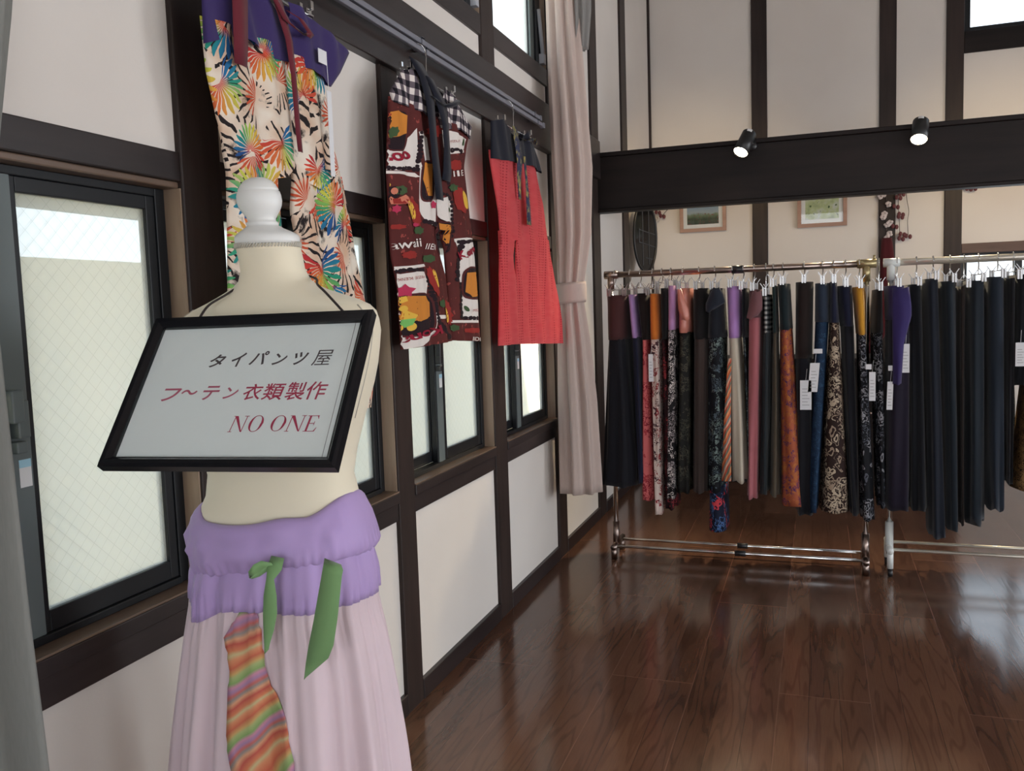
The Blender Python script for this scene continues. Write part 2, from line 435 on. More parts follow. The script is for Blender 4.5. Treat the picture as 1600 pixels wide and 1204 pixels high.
# upper awning windows
def awning(k, a, b, stay):
    z0, z1 = 2.640, 3.40
    f = MB()
    f.box(-.10, -.05, a+.004, a+.030, z0, z1); f.box(-.10, -.03, b-.09, b-.004, z0, z1)
    f.box(-.10, -.05, a+.03, b-.09, z0, z0+.012); f.box(-.10, -.05, a+.03, b-.09, z1-.03, z1)
    w = struct(f.build('window_%d' % k, ALU, bevel=.002))
    MB().box(-.082, -.076, a+.026, b-.085, z0+.010, z1-.026).build('pane', WGLASS, w)
    MB().box(-.048, -.040, b-.150, b-.091, z0+.012, z1).build('rail_strip', ALUG, w) if stay else None
    m = MB(); p = [(-.022, b-.055, 2.935), (-.015, b-.018, 2.70)]
    m.tube(p, .011, 6); m.box(-.03, -.004, b-.040, b-.006, 2.665, 2.715); m.build('stay_arm', simple('pale_grey_stay', (.42, .43, .47), .4), w)
    return w
awning(5, 1.768, 2.612, False); awning(6, 2.738, 3.560, False); awning(7, 3.715, 4.522, True)
# back wall windows
def backwin(k, x0, x1, z0, z1, mull):
    f = MB(); Y0, Y1 = YB+.04, YB+.09
    f.box(x0, x0+.045, Y0, Y1, z0, z1); f.box(x1-.045, x1, Y0, Y1, z0, z1); f.box(x0+.045, x1-.045, Y0, Y1, z0, z0+.04); f.box(x0+.045, x1-.045, Y0, Y1, z1-.05, z1)
    for mx in mull: f.box(mx-.025, mx+.025, Y0-.01, Y1, z0+.04, z1-.05)
    w = struct(f.build('window_%d' % k, ALU))
    e = [x0+.045]+list(mull)+[x1-.045]
    for i in range(len(e)-1):
        MB().box(e[i]+.02, e[i+1]-.02, Y0+.022, Y0+.028, z0+.03, z1-.04).build('pane', BGLASS, w)
BGLASS = clear_glass('back_window_glass')
backwin(8, 2.402, 3.75, .86, 1.70, (2.80, 3.25)); backwin(9, 2.402, 3.75, 3.37, 4.05, (3.07,))
# outside: neighbour house wall, own window hood, ground
nb = simple('cream_render', (.88, .79, .60), .9)
zt = float(atX(140, 406, -1.75)[2])
struct(MB().box(-2.05, -1.75, -6, 14, -.5, zt).build('wall_neighbour', nb))
ez = float(atX(130, 335, -.62)[2])
struct(MB().box(-.62, -.16, -4, 12, ez, ez+.05).build('trim_28', simple('pale_hood_metal', (.62, .64, .66), .6)))
struct(MB().box(-12, -.16, -12, 20, -.62, -.5).build('ground', simple('pale_gravel', (.5, .48, .44), .95)))
# ------------------------------------------------------------------ tailor's dummy with Thai trousers and the framed sign
def cloth(name, color, rough=.8, transl=.15, weave=900, var=.12, sheen=.15):
    g = G(name); o = g.obj()
    n = g.noise(o, 6, 3); w = g.noise(o, weave, 1)
    c2 = tuple(c*(1-var) for c in color)
    col = g.mix(n, c2, color)
    return g.pb(col, rough, normal=g.bump(w, .15, .0006), transl=transl, sheen=sheen, spec=.2)
LINEN = cloth('cream_dummy_jersey', hx('e8dec6'), transl=.0, sheen=.2)
DWHITE = simple('white_painted_wood', (.74, .74, .72), .35)
LAV = cloth('lavender_cotton', hx('bda2d6'), rough=.55, transl=.12)
PINKC = cloth('pale_mauve_cotton', hx('f0dce2'), transl=.28)
GREENR = cloth('sage_green_ribbon', hx('7fa56f'), rough=.6, transl=.15)
DY = 1.36
K = 2*PI/40
def ring_at(py, xl, xr, ry, n=40, p=2.2, yoff=0.0, yaw=.06):
    a = atY(xl, py, DY); b = atY(xr, py, DY); cx = (a[0]+b[0])/2; hw = (b[0]-a[0])/2*.975; z = (a[2]+b[2])/2
    out = []
    for k in range(n):
        t = 2*PI*k/n; c, s_ = math.cos(t), math.sin(t)
        x = hw*math.copysign(abs(c)**(2/p), c); y = ry*math.copysign(abs(s_)**(2/p), s_)
        out.append((cx+x, DY+yoff+y+x*yaw, z))
    return out
dbase = atY(447, 800, DY)
dummy = thing('tailors_dummy', (dbase[0], DY, 0), 'cream fabric tailor\'s dummy with white turned neck knob standing by the window', 'mannequin')
T = SM()
TR = [(383, 375, 463, .046), (392, 378, 464, .046), (405, 381, 467, .046), (422, 384, 470, .047), (438, 381, 479, .050), (447, 373, 490, .053),
      (455, 360, 508, .056), (463, 345, 532, .059), (471, 330, 556, .062), (480, 312, 574, .066), (490, 299, 584, .070), (503, 292, 588, .076), (520, 289, 590, .084), (545, 290, 588, .096),
      (570, 295, 584, .104), (600, 303, 577, .108), (650, 318, 563, .102), (700, 331, 550, .088), (738, 338, 545, .082), (770, 336, 553, .086), (800, 325, 565, .094),
      (840, 322, 572, .100), (900, 336, 562, .090), (960, 346, 556, .085)]
T.rings([ring_at(*r, yoff=-.004 if 520 < r[0] < 660 else 0) for r in TR])
T.build('torso', LINEN, dummy)
# stitched armhole edges and braid round the neck
def ring_tube(py, xl, xr, ry, r, wav=0.0):
    q = ring_at(py, xl, xr, ry, 60)
    return [(x, y, z+wav*math.sin(k*PI)) for k, (x, y, z) in enumerate(q+q[:1])]
b = SM(); q = ring_at(384, 373.5, 464.5, .0475, 64, p=2.0)
for k in range(64):
    p0, p1 = Vector(q[k]), Vector(q[(k+1) % 64]); b.tube([p0+Vector((0, 0, -.0045)), p1+Vector((0, 0, .0045))], .0016, 5)
b.build('neck_braid', simple('grey_cream_braid', hx('bdb8ac'), .8), dummy)
def seam(side):
    pts = []
    for py, xl, xr, ry in TR[9:17]:
        r = ring_at(py, xl, xr, ry+.0005, 40)
        pts.append(r[{1: 38, -1: 22}[side]] if py < 520 else r[{1: 39, -1: 21}[side]])
    return pts
for sd in (1, -1):
    s = SM(); s.tube(seam(sd), .0014, 5); s.build('armhole_seam', simple('cream_seam', hx('b9b2a4'), .85), dummy)
# neck knob
kn = SM()
KR = [(277, 402, 3), (278.5, 402, 12), (283, 402.5, 20), (290, 403, 25.5), (295, 403.5, 28), (297, 403.5, 29), (298.5, 403.5, 28), (300, 404, 30), (306, 404.5, 31.5), (314, 405.5, 32), (322, 406.5, 30.5), (330, 407.5, 27),
      (337, 408.5, 22.5), (342, 409, 20), (346, 409.5, 19.5), (347, 409.5, 22), (350, 410, 23), (353, 410.5, 22), (354, 411, 24), (358, 412, 29), (362, 414, 36), (366, 416, 42), (369, 417, 45), (372, 418, 46), (377, 418.5, 46), (382, 419, 45)]
kn.rings([ring_at(py, cx-w, cx+w, w*.00108, 36, 2.0, yaw=0) for py, cx, w in KR])
kn.build('neck_knob', DWHITE, dummy)
# pole and round base below the trousers
pl = SM(); pl.lathe([(.016, .03), (.016, .93)], (dbase[0], DY, 0), 16); pl.build('pole', CHROME, dummy)
bs = SM(); bs.lathe([(.001, 0), (.150, 0), (.152, .006), (.148, .014), (.06, .024), (.022, .034), (.018, .05)], (dbase[0], DY, 0), 36); bs.build('base', DWHITE, dummy)

# trousers -----------------------------------------------------------
thai = thing('thai_trousers', (dbase[0], DY, .9), 'pale mauve Thai wrap trousers with rolled lavender waist and green ribbon tie on the dummy', 'trousers')
SKR = [(830, 322, 576, .108), (866, 318, 582, .118), (890, 311, 588, .124), (930, 312, 590, .130), (980, 303, 604, .136), (1050, 296, 618, .142), (1120, 290, 629, .148), (1204, 284, 641, .154), (1320, 274, 656, .160), (1500, 262, 672, .166)]
def sk_tab(i):
    return interp([(r[0], r[i]) for r in SKR])
_sl, _sr, _sd = sk_tab(1), sk_tab(2), sk_tab(3)
def skirt_pt(py, t, off=0.0):
    xl, xr, ry = _sl(py), _sr(py), _sd(py)
    a = atY(xl, py, DY); b = atY(xr, py, DY); cx = (a[0]+b[0])/2; hw = (b[0]-a[0])/2; z = (a[2]+b[2])/2
    dn = min(1, max(0, (py-900)/250)); ga = math.exp(-((py-925)/45)**2)*(1 if py > 905 else 0)
    pl_ = ((.0105+.003*math.cos(t))*math.sin(11*t+.9*math.sin(3*t))+.005*math.sin(23*t+1.7+py*.002)+.003*math.sin(37*t+2*math.sin(5*t)))*(.35+.9*dn) + ga*(.0026*math.sin(61*t+2*math.sin(9*t))+.0018*math.sin(97*t))
    c, s_ = math.cos(t), math.sin(t)
    x = (hw*.925+off-.004+pl_*.6)*math.copysign(abs(c)**.92, c); y = (ry+off+pl_)*math.copysign(abs(s_)**.92, s_)
    return (cx+x, DY+y, z)
sk = SM(); nT = 300
sk.rings([[skirt_pt(py, 2*PI*k/nT) for k in range(nT)] for py in np.linspace(905, 1500, 40)], False, False)
sk.build('trouser_legs', PINKC, thai, solid=.0015)
# lower lavender band (waistband seen under the roll)
lb = SM()
def band_low(t):       # bottom edge: drops towards the left front
    return 919+1.5*math.sin(t*5)+26*math.exp(-((t-4.10)/.30)**2)
rows = []
for u in np.linspace(0, 1, 8):
    r = []
    for k in range(nT):
        t = 2*PI*k/nT; py = lerp(836, band_low(t), u)
        r.append(skirt_pt(py, t, .004+.003*math.sin(u*PI)+.002*math.sin(9*t+u*3)))
    rows.append(r)
lb.rings(rows, False, False); lb.build('waistband', LAV, thai, solid=.002)
# rolled top
ro = SM()
PROF = [(0.00, .003), (.02, .008), (.07, .012), (.18, .014), (.36, .0165), (.54, .019), (.72, .021), (.86, .0215), (.95, .020), (1.0, .016), (1.0, .008), (.5, .002), (.1, -.003), (.0, -.001)]
rows = []
NP = 260
def roll_top(t):
    c, f = math.cos(t), -math.sin(t)            # f = 1 at the front
    back = max(0, -f)
    side = max(0, (abs(c)-.62)/.38)**1.5
    return 796 - 7*c - 16*back - side*(26 if c > 0 else 20) + 3*math.sin(3*t+.4) - 5*math.exp(-((t-5.05)/.25)**2)
def roll_bot(t):
    c = math.cos(t)
    return 868 - 18*c + 3*math.sin(2*t+1.0) + .8*math.sin(47*t) + .8*math.sin(31*t+1)
def body_tab(i): return interp([(r[0], r[i]) for r in TR])
_bl, _br, _bd = body_tab(1), body_tab(2), body_tab(3)
def crease(t, v, t0, v0, sl, w, h, tw=.5):
    return h*math.exp(-(((v-v0)-sl*(t-t0))/w)**2)*math.exp(-((t-t0)/tw)**2)
for k in range(NP):
    t = 2*PI*k/NP; c, s_ = math.cos(t), math.sin(t); r = []
    for v, o in PROF:
        py = lerp(roll_top(t), roll_bot(t), v)
        a = atY(_bl(py), py, DY); b = atY(_br(py), py, DY); cx = (a[0]+b[0])/2; hw = (b[0]-a[0])/2*.955; z = (a[2]+b[2])/2; ry = _bd(py)
        w = .0012*math.sin(5*t+4*v+1)*v + .0010*math.sin(13*t-5*v) + (.0016*math.sin(53*t+2*math.sin(7*t)) if v > .82 else 0)
        w += crease(t, v, 4.2, .35, .55, .07, .010, .45) + crease(t, v, 4.55, .62, -.45, .06, .009, .4) - crease(t, v, 4.9, .40, .5, .09, .007, .4) + crease(t, v, 5.75, .45, -.9, .09, .012, .22) + crease(t, v, 3.8, .45, .8, .07, .010, .3) - crease(t, v, 5.5, .5, .6, .07, .008, .25)
        oo = o + w if o > .006 else o
        x = (hw+oo*.75)*math.copysign(abs(c)**.93, c); y = (ry+oo*1.15+.010)*math.copysign(abs(s_)**.93, s_)
        r.append((cx+x, DY+y+x*.04, z))
    rows.append(r)
rows.append(rows[0])
ro.rings(rows, False, False, True); ro.build('rolled_top', LAV, thai)
# marbled patch panel on the front, follows the cloth
g = G('marbled_striped_cotton'); o = g.obj(); x, y, z = g.xyz(o)
v = g.cmb(g.ma('MULTIPLY', x, 1.0), g.ma('ADD', z, g.ma('MULTIPLY', g.ma('MULTIPLY', x, x), 3.0)), 0.0)
nz = g.noise(g.vm('MULTIPLY', o, (5, 5, 4)), 1.0, 2)
f = g.ma('FRACT', g.ma('ADD', g.ma('ADD', g.ma('MULTIPLY', z, 8.2), g.ma('MULTIPLY', x, -6.5)), g.ma('MULTIPLY', nz, 1.5)))
col = g.ramp(f, [(0, hx('c9684c')), (.10, hx('d9926a')), (.16, hx('c9b98a')), (.22, hx('d2805a')), (.32, hx('c0584c')), (.40, hx('d99f7a')), (.47, hx('8f8a86')), (.53, hx('c56a62')), (.60, hx('a583a6')), (.67, hx('c98aa0')), (.74, hx('86a565')), (.84, hx('a8b478')), (.90, hx('cba267')), (1, hx('c4634c'))])
MARB = g.pb(col, .8, transl=.12, normal=g.bump(g.noise(o, 900, 1), .15, .0006))
def front_t(px, py):        # angle whose skirt point projects nearest the wanted column
    best = None
    for t in np.linspace(PI*1.02, PI*1.98, 260):
        p = skirt_pt(py, t); d = np.array(p)-CAM; q = 800+FPX*(d@_r2)/(d@_d)
        if best is None or abs(q-px) < best[0]: best = (abs(q-px), t)
    return best[1]
def strip(rowsdef, off, mat, name, n=10, par=None):
    m = SM(); R = []
    for py, xl, xr in rowsdef:
        t0, t1 = front_t(xl, py), front_t(xr, py)
        R.append([skirt_pt(py, lerp(t0, t1, k/n), off) for k in range(n+1)])
    m.rings(R, False, False, close=False); return m.build(name, mat, par, solid=.002)
edge = [(918, 376, 404), (935, 366, 408), (955, 353, 410), (975, 358, 414), (1000, 361, 417), (1022, 360, 425), (1035, 359, 436), (1060, 357, 446), (1090, 357, 452), (1120, 360, 460), (1150, 366, 464), (1175, 374, 463), (1204, 384, 458), (1260, 402, 452), (1330, 420, 446)]
fine = []
for i in range(len(edge)-1):
    for u in (0, .34, .67): fine.append(tuple(lerp(edge[i][j], edge[i+1][j], u) for j in range(3)))
fine.append(edge[-1])
strip(fine, .0045, MARB, 'marbled_panel', 10, thai)
# ribbon tie: two tails and the loop
def ribbon(name, pts, w, mat, par, nrm=(0, -1, .1), th=.0012):
    """flat band following pts (x,y,z) with width vectors"""
    m = SM(); R = []
    for p, wv in pts:
        p = Vector(p); wv = Vector(wv); R.append([p-wv/2, p, p+wv/2])
    m.rings(R, False, False, close=False); return m.build(name, mat, par, solid=th)
def RB(px, py, yy): return Vector([float(c) for c in atY(px, py, yy)])
def rib_rows(rows):
    out = []
    for py, xl, xr, yy, pyr in rows:
        a = RB(xl, py, yy); b = RB(xr, pyr, yy+.004); out.append(((a+b)/2, b-a))
    return out
yf = DY-.150
ribbon('ribbon_tail', rib_rows([(868, 424, 444, yf+.01, 872), (884, 418, 440, yf-.006, 890), (905, 416, 428, yf-.012, 905), (930, 412, 432, yf-.010, 930), (960, 411, 433, yf-.012, 958), (990, 412, 428, yf-.010, 984), (1010, 413, 422, yf-.012, 1004), (1022, 413, 420, yf-.012, 1014)]), .02, GREENR, thai)
ribbon('ribbon_tail', rib_rows([(872, 507, 533, yf+.008, 882), (884, 505, 536, yf-.012, 890), (896, 503, 534, yf-.014, 900), (930, 497, 531, yf-.012, 930), (970, 490, 527, yf-.014, 968), (1010, 482, 521, yf-.012, 1008), (1035, 478, 513, yf-.012, 1028), (1062, 475, 478, yf-.012, 1058)]), .03, GREENR, thai)
ribbon('ribbon_loop', rib_rows([(879, 424, 428, yf-.004, 886), (876, 408, 412, yf-.012, 889), (882, 396, 398, yf-.020, 897), (893, 388, 390, yf-.024, 903), (899, 392, 394, yf-.018, 904), (893, 404, 406, yf-.012, 900), (880, 424, 426, yf-.004, 886)]), .02, GREENR, thai)

# framed sign ---------------------------------------------------------
_q = [(238, 500), (575, 486), (535, 732), (163, 730)]
_rays = [_ray(*p) for p in _q]
_t = np.linalg.solve(np.array([-_rays[1], _rays[2], -_rays[3]]).T, -_rays[0]); _t = np.r_[1, _t]
_P = np.array([t*r for t, r in zip(_t, _rays)]); _P = _P*(1.375/np.mean([p@_d for p in _P]))+CAM
so = Vector(_P.mean(0)); su = Vector(_P[1]-_P[0]); sv = Vector(_P[0]-_P[3]); SW, SH = su.length, sv.length
su.normalize(); sn = su.cross(sv).normalized(); sv = sn.cross(su)
def SP(u, v, d=0.0): return so + su*u + sv*v + sn*d
def sign_uv(px, py):
    r = Vector(_ray(px, py)); c = Vector(CAM); t = (so-c).dot(sn)/r.dot(sn); p = c+r*t-so
    return p.dot(su), p.dot(sv)
sign = thing('framed_sign', so, 'black framed sign reading NO ONE hanging on the dummy\'s chest by a cord', 'sign')
fr = MB(); fw = .0185; hw, hh = SW/2, SH/2
prof = [(0, -.012), (0, .004), (.004, .009), (.011, .008), (.0155, .003), (fw, .001), (fw, -.012)]
rings = []
for sx, sy in ((-1, -1), (1, -1), (1, 1), (-1, 1)):
    rings.append([SP(sx*(hw-a), sy*(hh-a), d) for a, d in prof])
rings.append(rings[0]); fr.rings(rings, False, False, True)
BLK = simple('black_gloss_frame', (.004, .004, .006), .25, spec=.35)
fr.build('frame', BLK, sign)
bk = MB(); bk.prism([(-hw+.01, -hh+.01), (hw-.01, -hh+.01), (hw-.01, hh-.01), (-hw+.01, hh-.01)], SP, -.0135, -.010); bk.build('backing', BLACKP, sign)
iw, ih = hw-fw+.002, hh-fw+.002
pp = MB(); pp.prism([(-iw, -ih), (iw, -ih), (iw, ih), (-iw, ih)], SP, -.009, -.006); ppo = pp.build('paper', simple('pale_grey_paper', (.74, .77, .76), .7), sign)
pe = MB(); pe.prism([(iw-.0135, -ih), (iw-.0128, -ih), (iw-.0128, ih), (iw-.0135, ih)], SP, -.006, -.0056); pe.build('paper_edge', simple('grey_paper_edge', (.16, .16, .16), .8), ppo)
gl = MB(); gl.prism([(-iw, -ih), (iw, -ih), (iw, ih), (-iw, ih)], SP, -.0015, -.0005); gl.build('glass', CGLASS, sign)
INKG = simple('dark_grey_ink', hx('4a3f42'), .6); INKR = simple('crimson_ink', hx('a8304e'), .6); INKB = simple('rose_brown_ink', hx('b0576c'), .6)
def sign_text(name, chars, mat, shear=.14, off=0.0):
    """chars: (glyph, px left, py top, px right, py bottom) in the picture of the sign plane"""
    m = MB()
    for ch, xl, yt, xr, yb in chars:
        vs, fs = glyphs(ch, 1.0, shear, off)
        u0, v0 = sign_uv(xl, yb); u1, _ = sign_uv(xr, yb); _, v1 = sign_uv(xl, yt)
        q = fit(vs, u1-u0, v1-v0)
        m.add([SP(u0+a, v0+b_, -.0057) for a, b_ in q], fs)
    return m.build(name, mat, ppo)
sign_text('lettering', [('タ', 322, 551, 346, 571), ('イ', 356, 548, 377, 570), ('パ', 385, 546, 413, 567), ('ン', 421, 549, 443, 567), ('ツ', 454, 547, 476, 567)], INKG, .20, .020)
sign_text('lettering', [('屋', 483, 544, 513, 568)], INKG, .16, 0.0)
sign_text('lettering', [('フ', 247, 604, 275, 624), ('～', 279, 606, 304, 614), ('テ', 310, 600, 336, 622), ('ン', 344, 602, 366, 620)], INKB, .20, .016)
sign_text('lettering', [('衣', 374, 597, 403, 622), ('類', 404, 596, 438, 622), ('製', 440, 594, 470, 622), ('作', 473, 593, 505, 621)], INKR, .12, .010)
# serif capitals NO ONE drawn as outlines on a unit square
def stem(x0, y0, x1, y1, w): return [(x0, y0), (x0+w, y0), (x1+w, y1), (x1, y1)]
def ringO(n=40):
    out = []
    for k in range(n):
        a = 2*PI*k/n; b = 2*PI*(k+1)/n
        def P(t, inner):
            rx = .5-(.155 if inner else 0)*abs(math.cos(t))**1.0-(.0 if not inner else .02); ry = .5-(.035 if inner else 0)
            return (.5+rx*math.cos(t), .5+ry*math.sin(t))
        out.append([P(a, 0), P(b, 0), P(b, 1), P(a, 1)])
    return out
CAPS = {'N': [stem(.10, 0, .10, 1, .05), [(.05, 1), (.27, 1), (.90, 0), (.86, 0), (.80, .02)], stem(.85, 0, .85, 1, .05), stem(0, 0, 0, .035, .26), stem(.70, .965, .70, 1, .30), stem(.0, .965, .0, 1, .15)],
        'O': ringO(),
        'E': [stem(.14, 0, .14, 1, .17), stem(0, 0, 0, .04, .9), stem(0, .96, 0, 1, .9), stem(.3, .48, .3, .525, .4), [(.9, 0), (1, .25), (.95, .25), (.80, .03)], [(.86, 1), (.93, .78), (.89, .78), (.76, .97)], stem(.66, .38, .66, .63, .045)]}
m = MB()
for ch, xl, yt, xr, yb in (('N', 352, 647, 380, 672), ('O', 381, 646, 406, 672), ('O', 416, 646, 442, 671), ('N', 441, 646, 471, 671), ('E', 470, 646, 493, 671)):
    u0, v0 = sign_uv(xl, yb); u1, _ = sign_uv(xr, yb); _, v1 = sign_uv(xl, yt)
    for k, poly in enumerate(CAPS[ch]):
        m.add([SP(u0+(a*.86+b_*.14)*(u1-u0), v0+b_*(v1-v0), -.0057+k*.00002) for a, b_ in poly], [tuple(range(len(poly)))])
m.build('lettering', INKR, ppo)
# cord over the shoulders
cd_ = SM()
tl = SP(-hw+.075, hh-.004, -.006); tr_ = SP(hw-.048, hh-.004, -.006)
cpts = [tl, atY(325, 478, 1.275), atY(352, 461, DY-.065), atY(372, 449, DY-.03), (atY(385, 444, DY)[0], DY+.02, atY(385, 444, DY)[2]), (dbase[0]-.03, DY+.058, 1.475), (dbase[0]+.02, DY+.054, 1.475), (atY(486, 438, DY)[0], DY+.015, atY(486, 438, DY)[2]+.004), atY(496, 444, DY-.035), atY(510, 458, DY-.066), tr_]
def smooth(pts, n=8):
    pts = [Vector([float(c) for c in p]) for p in pts]; out = []
    for i in range(len(pts)-1):
        p0, p1, p2, p3 = pts[max(i-1, 0)], pts[i], pts[i+1], pts[min(i+2, len(pts)-1)]
        for k in range(n):
            t = k/n; out.append(.5*((2*p1)+(p2-p0)*t+(2*p0-5*p1+4*p2-p3)*t*t+(3*p1-p0-3*p2+p3)*t**3))
    out.append(pts[-1]); return out
cd_.tube(smooth(cpts), .0022, 6); cd_.build('cord', simple('dark_brown_cord', (.025, .015, .015), .7), sign)
# ------------------------------------------------------------------ the three trousers on the curtain rails of the left wall
class WallCloth:
    """cloth hanging parallel to the left wall; edges given as (z, y) tables, depth x0 + swell + folds"""
    def __init__(s, x0, left, right, ztop, zbot, th=.018, folds=(), zref=None):
        s.x0, s.th, s.folds = x0, th, folds
        s.L, s.R = interp(left), interp(right); s.zt = interp(ztop); s.zb = interp(zbot)
    def x(s, y, z, front=True):
        L, R = s.L(z), s.R(z); u = min(1, max(0, (y-L)/max(R-L, 1e-4)))
        prof = (1-abs(2*u-1)**3.0)**.6
        w = 0
        for amp, f, ph, sl in s.folds: w += amp*math.sin(2*PI*f*(y+sl*z)+ph)
        return s.x0 + (s.th*prof if front else -s.th*.5*prof) + w*prof
    def build(s, name, mat, par, nu=40, nv=36, fray=0.0):
        m = SM(); R = []
        for j in range(nv+1):
            t = j/nv; ring = []
            for i in list(range(nu+1))+[-k for k in range(nu-1, 0, -1)]:
                u = abs(i)/nu
                z0 = lerp(s.zt(u), s.zb(u)+(fray*math.sin(u*61) if fray else 0), t)
                y = lerp(s.L(z0), s.R(z0), u)
                ring.append((s.x(y, z0, i >= 0 or abs(i) == nu), y, z0))
            R.append(ring)
        m.rings(R, False, False); return m.build(name, mat, par)
def decal_px(px, py, X=.115):
    p = atX(px, py, X); return float(p[1]), float(p[2])
# prints
def fan_print():
    g = G('feather_fan_print'); o = g.obj(); x, y, z = g.xyz(o)
    wob = g.n('ShaderNodeTexNoise', {'Vector': o, 'Scale': 14.0, 'Detail': 2.0})
    P = g.vm('ADD', g.cmb(y, z, 0.0), g.vm('MULTIPLY', g.vm('SUBTRACT', wob.outputs['Color'], (.5, .5, .5)), (.025, .025, 0)))
    n1, n2, n3 = g.noise(P, 34, 3), g.noise(P, 10, 2), g.noise(P, 15, 4, .6)
    def layer(scale, off, R):
        Q = g.vm('ADD', P, (off, off*.7, 0))
        vo = g.n('ShaderNodeTexVoronoi', {'Vector': Q, 'Scale': scale, 'Randomness': .8}, voronoi_dimensions='2D')
        d = g.vm('SUBTRACT', Q, vo.outputs['Position']); dx, dy, _ = g.xyz(d)
        r = g.n('ShaderNodeVectorMath', {0: d}, operation='LENGTH').outputs['Value']
        rx, ry, rz = g.xyz(vo.outputs['Color']); a0 = g.ma('ARCTAN2', dy, dx)
        t = g.ma('FRACT', g.ma('ADD', g.ma('DIVIDE', a0, 2*PI), rx))
        st = g.ma('SINE', g.ma('ADD', g.ma('MULTIPLY', a0, 23), g.ma('MULTIPLY', n1, 2.5)))
        return r, t, st, rx, ry, a0
    r, t, st, rx, ry, a0 = layer(5.0, .13, 1)
    # open half-shell of coloured petals
    hue = g.ramp(t, [(0, hx('b8303a')), (.10, hx('d9483a')), (.20, hx('e2723e')), (.30, hx('e6b04a')), (.38, hx('d6d050')), (.46, hx('8fc25a')), (.54, hx('2f9a72')), (.62, hx('2a86a0')), (.70, hx('2c5a98')), (.75, hx('27406e'))])
    petal = g.ma('MULTIPLY', g.ma('GREATER_THAN', g.ma('ADD', st, .75), 0.0), g.ma('LESS_THAN', t, .76))
    lim = g.ma('MULTIPLY', g.ma('ADD', .060, g.ma('MULTIPLY', st, .010)), g.ma('ADD', .75, g.ma('MULTIPLY', ry, .5)))
    inside = g.ma('MULTIPLY', petal, g.ma('LESS_THAN', r, lim))
    hue = g.mix(g.n('ShaderNodeMapRange', {0: r, 1: .008, 2: .026}).outputs[0], hx('dd5238'), hue)
    hue = g.mix(g.ma('MULTIPLY', g.ma('LESS_THAN', st, -.35), .35), hue, hx('3a2a2a'))
    # pale and black feathers round it
    r2, t2, s2, rx2, ry2, a2 = layer(5.6, .71, 1)
    q = g.ma('SINE', g.ma('ADD', g.ma('MULTIPLY', a2, 21), g.ma('MULTIPLY', n1, 3.0)))
    blk = g.ma('MULTIPLY', g.ma('MULTIPLY', g.ma('GREATER_THAN', q, .55), g.ma('GREATER_THAN', r2, .03)), g.ma('GREATER_THAN', n2, .48))
    soft = g.n('ShaderNodeMapRange', {0: n3, 1: .57, 2: .66}).outputs[0]
    red = g.ma('MULTIPLY', g.ma('MULTIPLY', g.ma('LESS_THAN', r2, g.ma('ADD', .040, g.ma('MULTIPLY', q, .012))), g.ma('LESS_THAN', t2, .42)), g.ma('GREATER_THAN', q, -.5))
    bg = g.mix(g.n('ShaderNodeMapRange', {0: n2, 1: .35, 2: .65}).outputs[0], hx('f6ecdd'), hx('dcb89c'))
    bg = g.mix(g.ma('MAXIMUM', blk, soft), bg, hx('2a2324'))
    bg = g.mix(red, bg, hx('cf5a3c'))
    r3, t3, s3, rx3, ry3, a3 = layer(5.4, 1.37, 1)
    hue3 = g.ramp(t3, [(0, hx('d0443c')), (.2, hx('e07a44')), (.34, hx('cfd058')), (.46, hx('3aa27a')), (.6, hx('2a7aa8')), (.66, hx('2c5a98'))])
    hue3 = g.mix(g.n('ShaderNodeMapRange', {0: r3, 1: .006, 2: .022}).outputs[0], hx('c9463a'), hue3)
    in3 = g.ma('MULTIPLY', g.ma('MULTIPLY', g.ma('GREATER_THAN', s3, -.7), g.ma('LESS_THAN', t3, .66)), g.ma('LESS_THAN', r3, g.ma('ADD', .058, g.ma('MULTIPLY', s3, .010))))
    bg = g.mix(in3, bg, hue3)
    return g.pb(g.mix(inside, bg, hue), .75, transl=.22, normal=g.bump(g.noise(o, 900, 1), .12, .0006), spec=.2)
FAN = fan_print()
PURPLE = cloth('indigo_purple_cotton', hx('3c2f63'), transl=.10)
MAROON = cloth('maroon_cotton', hx('6a2430'), transl=.08)
NAVYB = cloth('navy_black_cotton', hx('151724'), transl=.04)
def gingham(name, p, ca, cb, cc, axes=(1, 2), tilt=0.0):
    g = G(name); o = g.obj(); c = g.xyz(o); a, b = c[axes[0]], c[axes[1]]
    def sq(v): return g.ma('GREATER_THAN', g.ma('FRACT', g.ma('DIVIDE', v, p)), .5)
    s1, s2 = sq(g.ma('ADD', a, g.ma('MULTIPLY', b, tilt))), sq(b)
    f = g.ma('DIVIDE', g.ma('ADD', s1, s2), 2.0)
    return g.pb(g.ramp(f, [(0, ca), (.25, cb), (.75, cc)], 'CONSTANT'), .8, transl=.15, spec=.2)
GING = gingham('black_white_gingham', .040, hx('e6ddd8'), hx('6a5f66'), hx('1f1c24'))
def hawaii():
    g = G('brown_tropical_print'); o = g.obj(); x, y, z = g.xyz(o); P = g.cmb(y, z, 0.0)
    n = g.noise(P, 40, 3); n2 = g.noise(P, 10, 3)
    col = g.mix(n2, hx('4a2220'), hx('6e3230'))
    col = g.mix(g.ma('GREATER_THAN', n, .66), col, hx('a04a44'))
    return g.pb(col, .8, transl=.18, spec=.2)
HAW = hawaii()
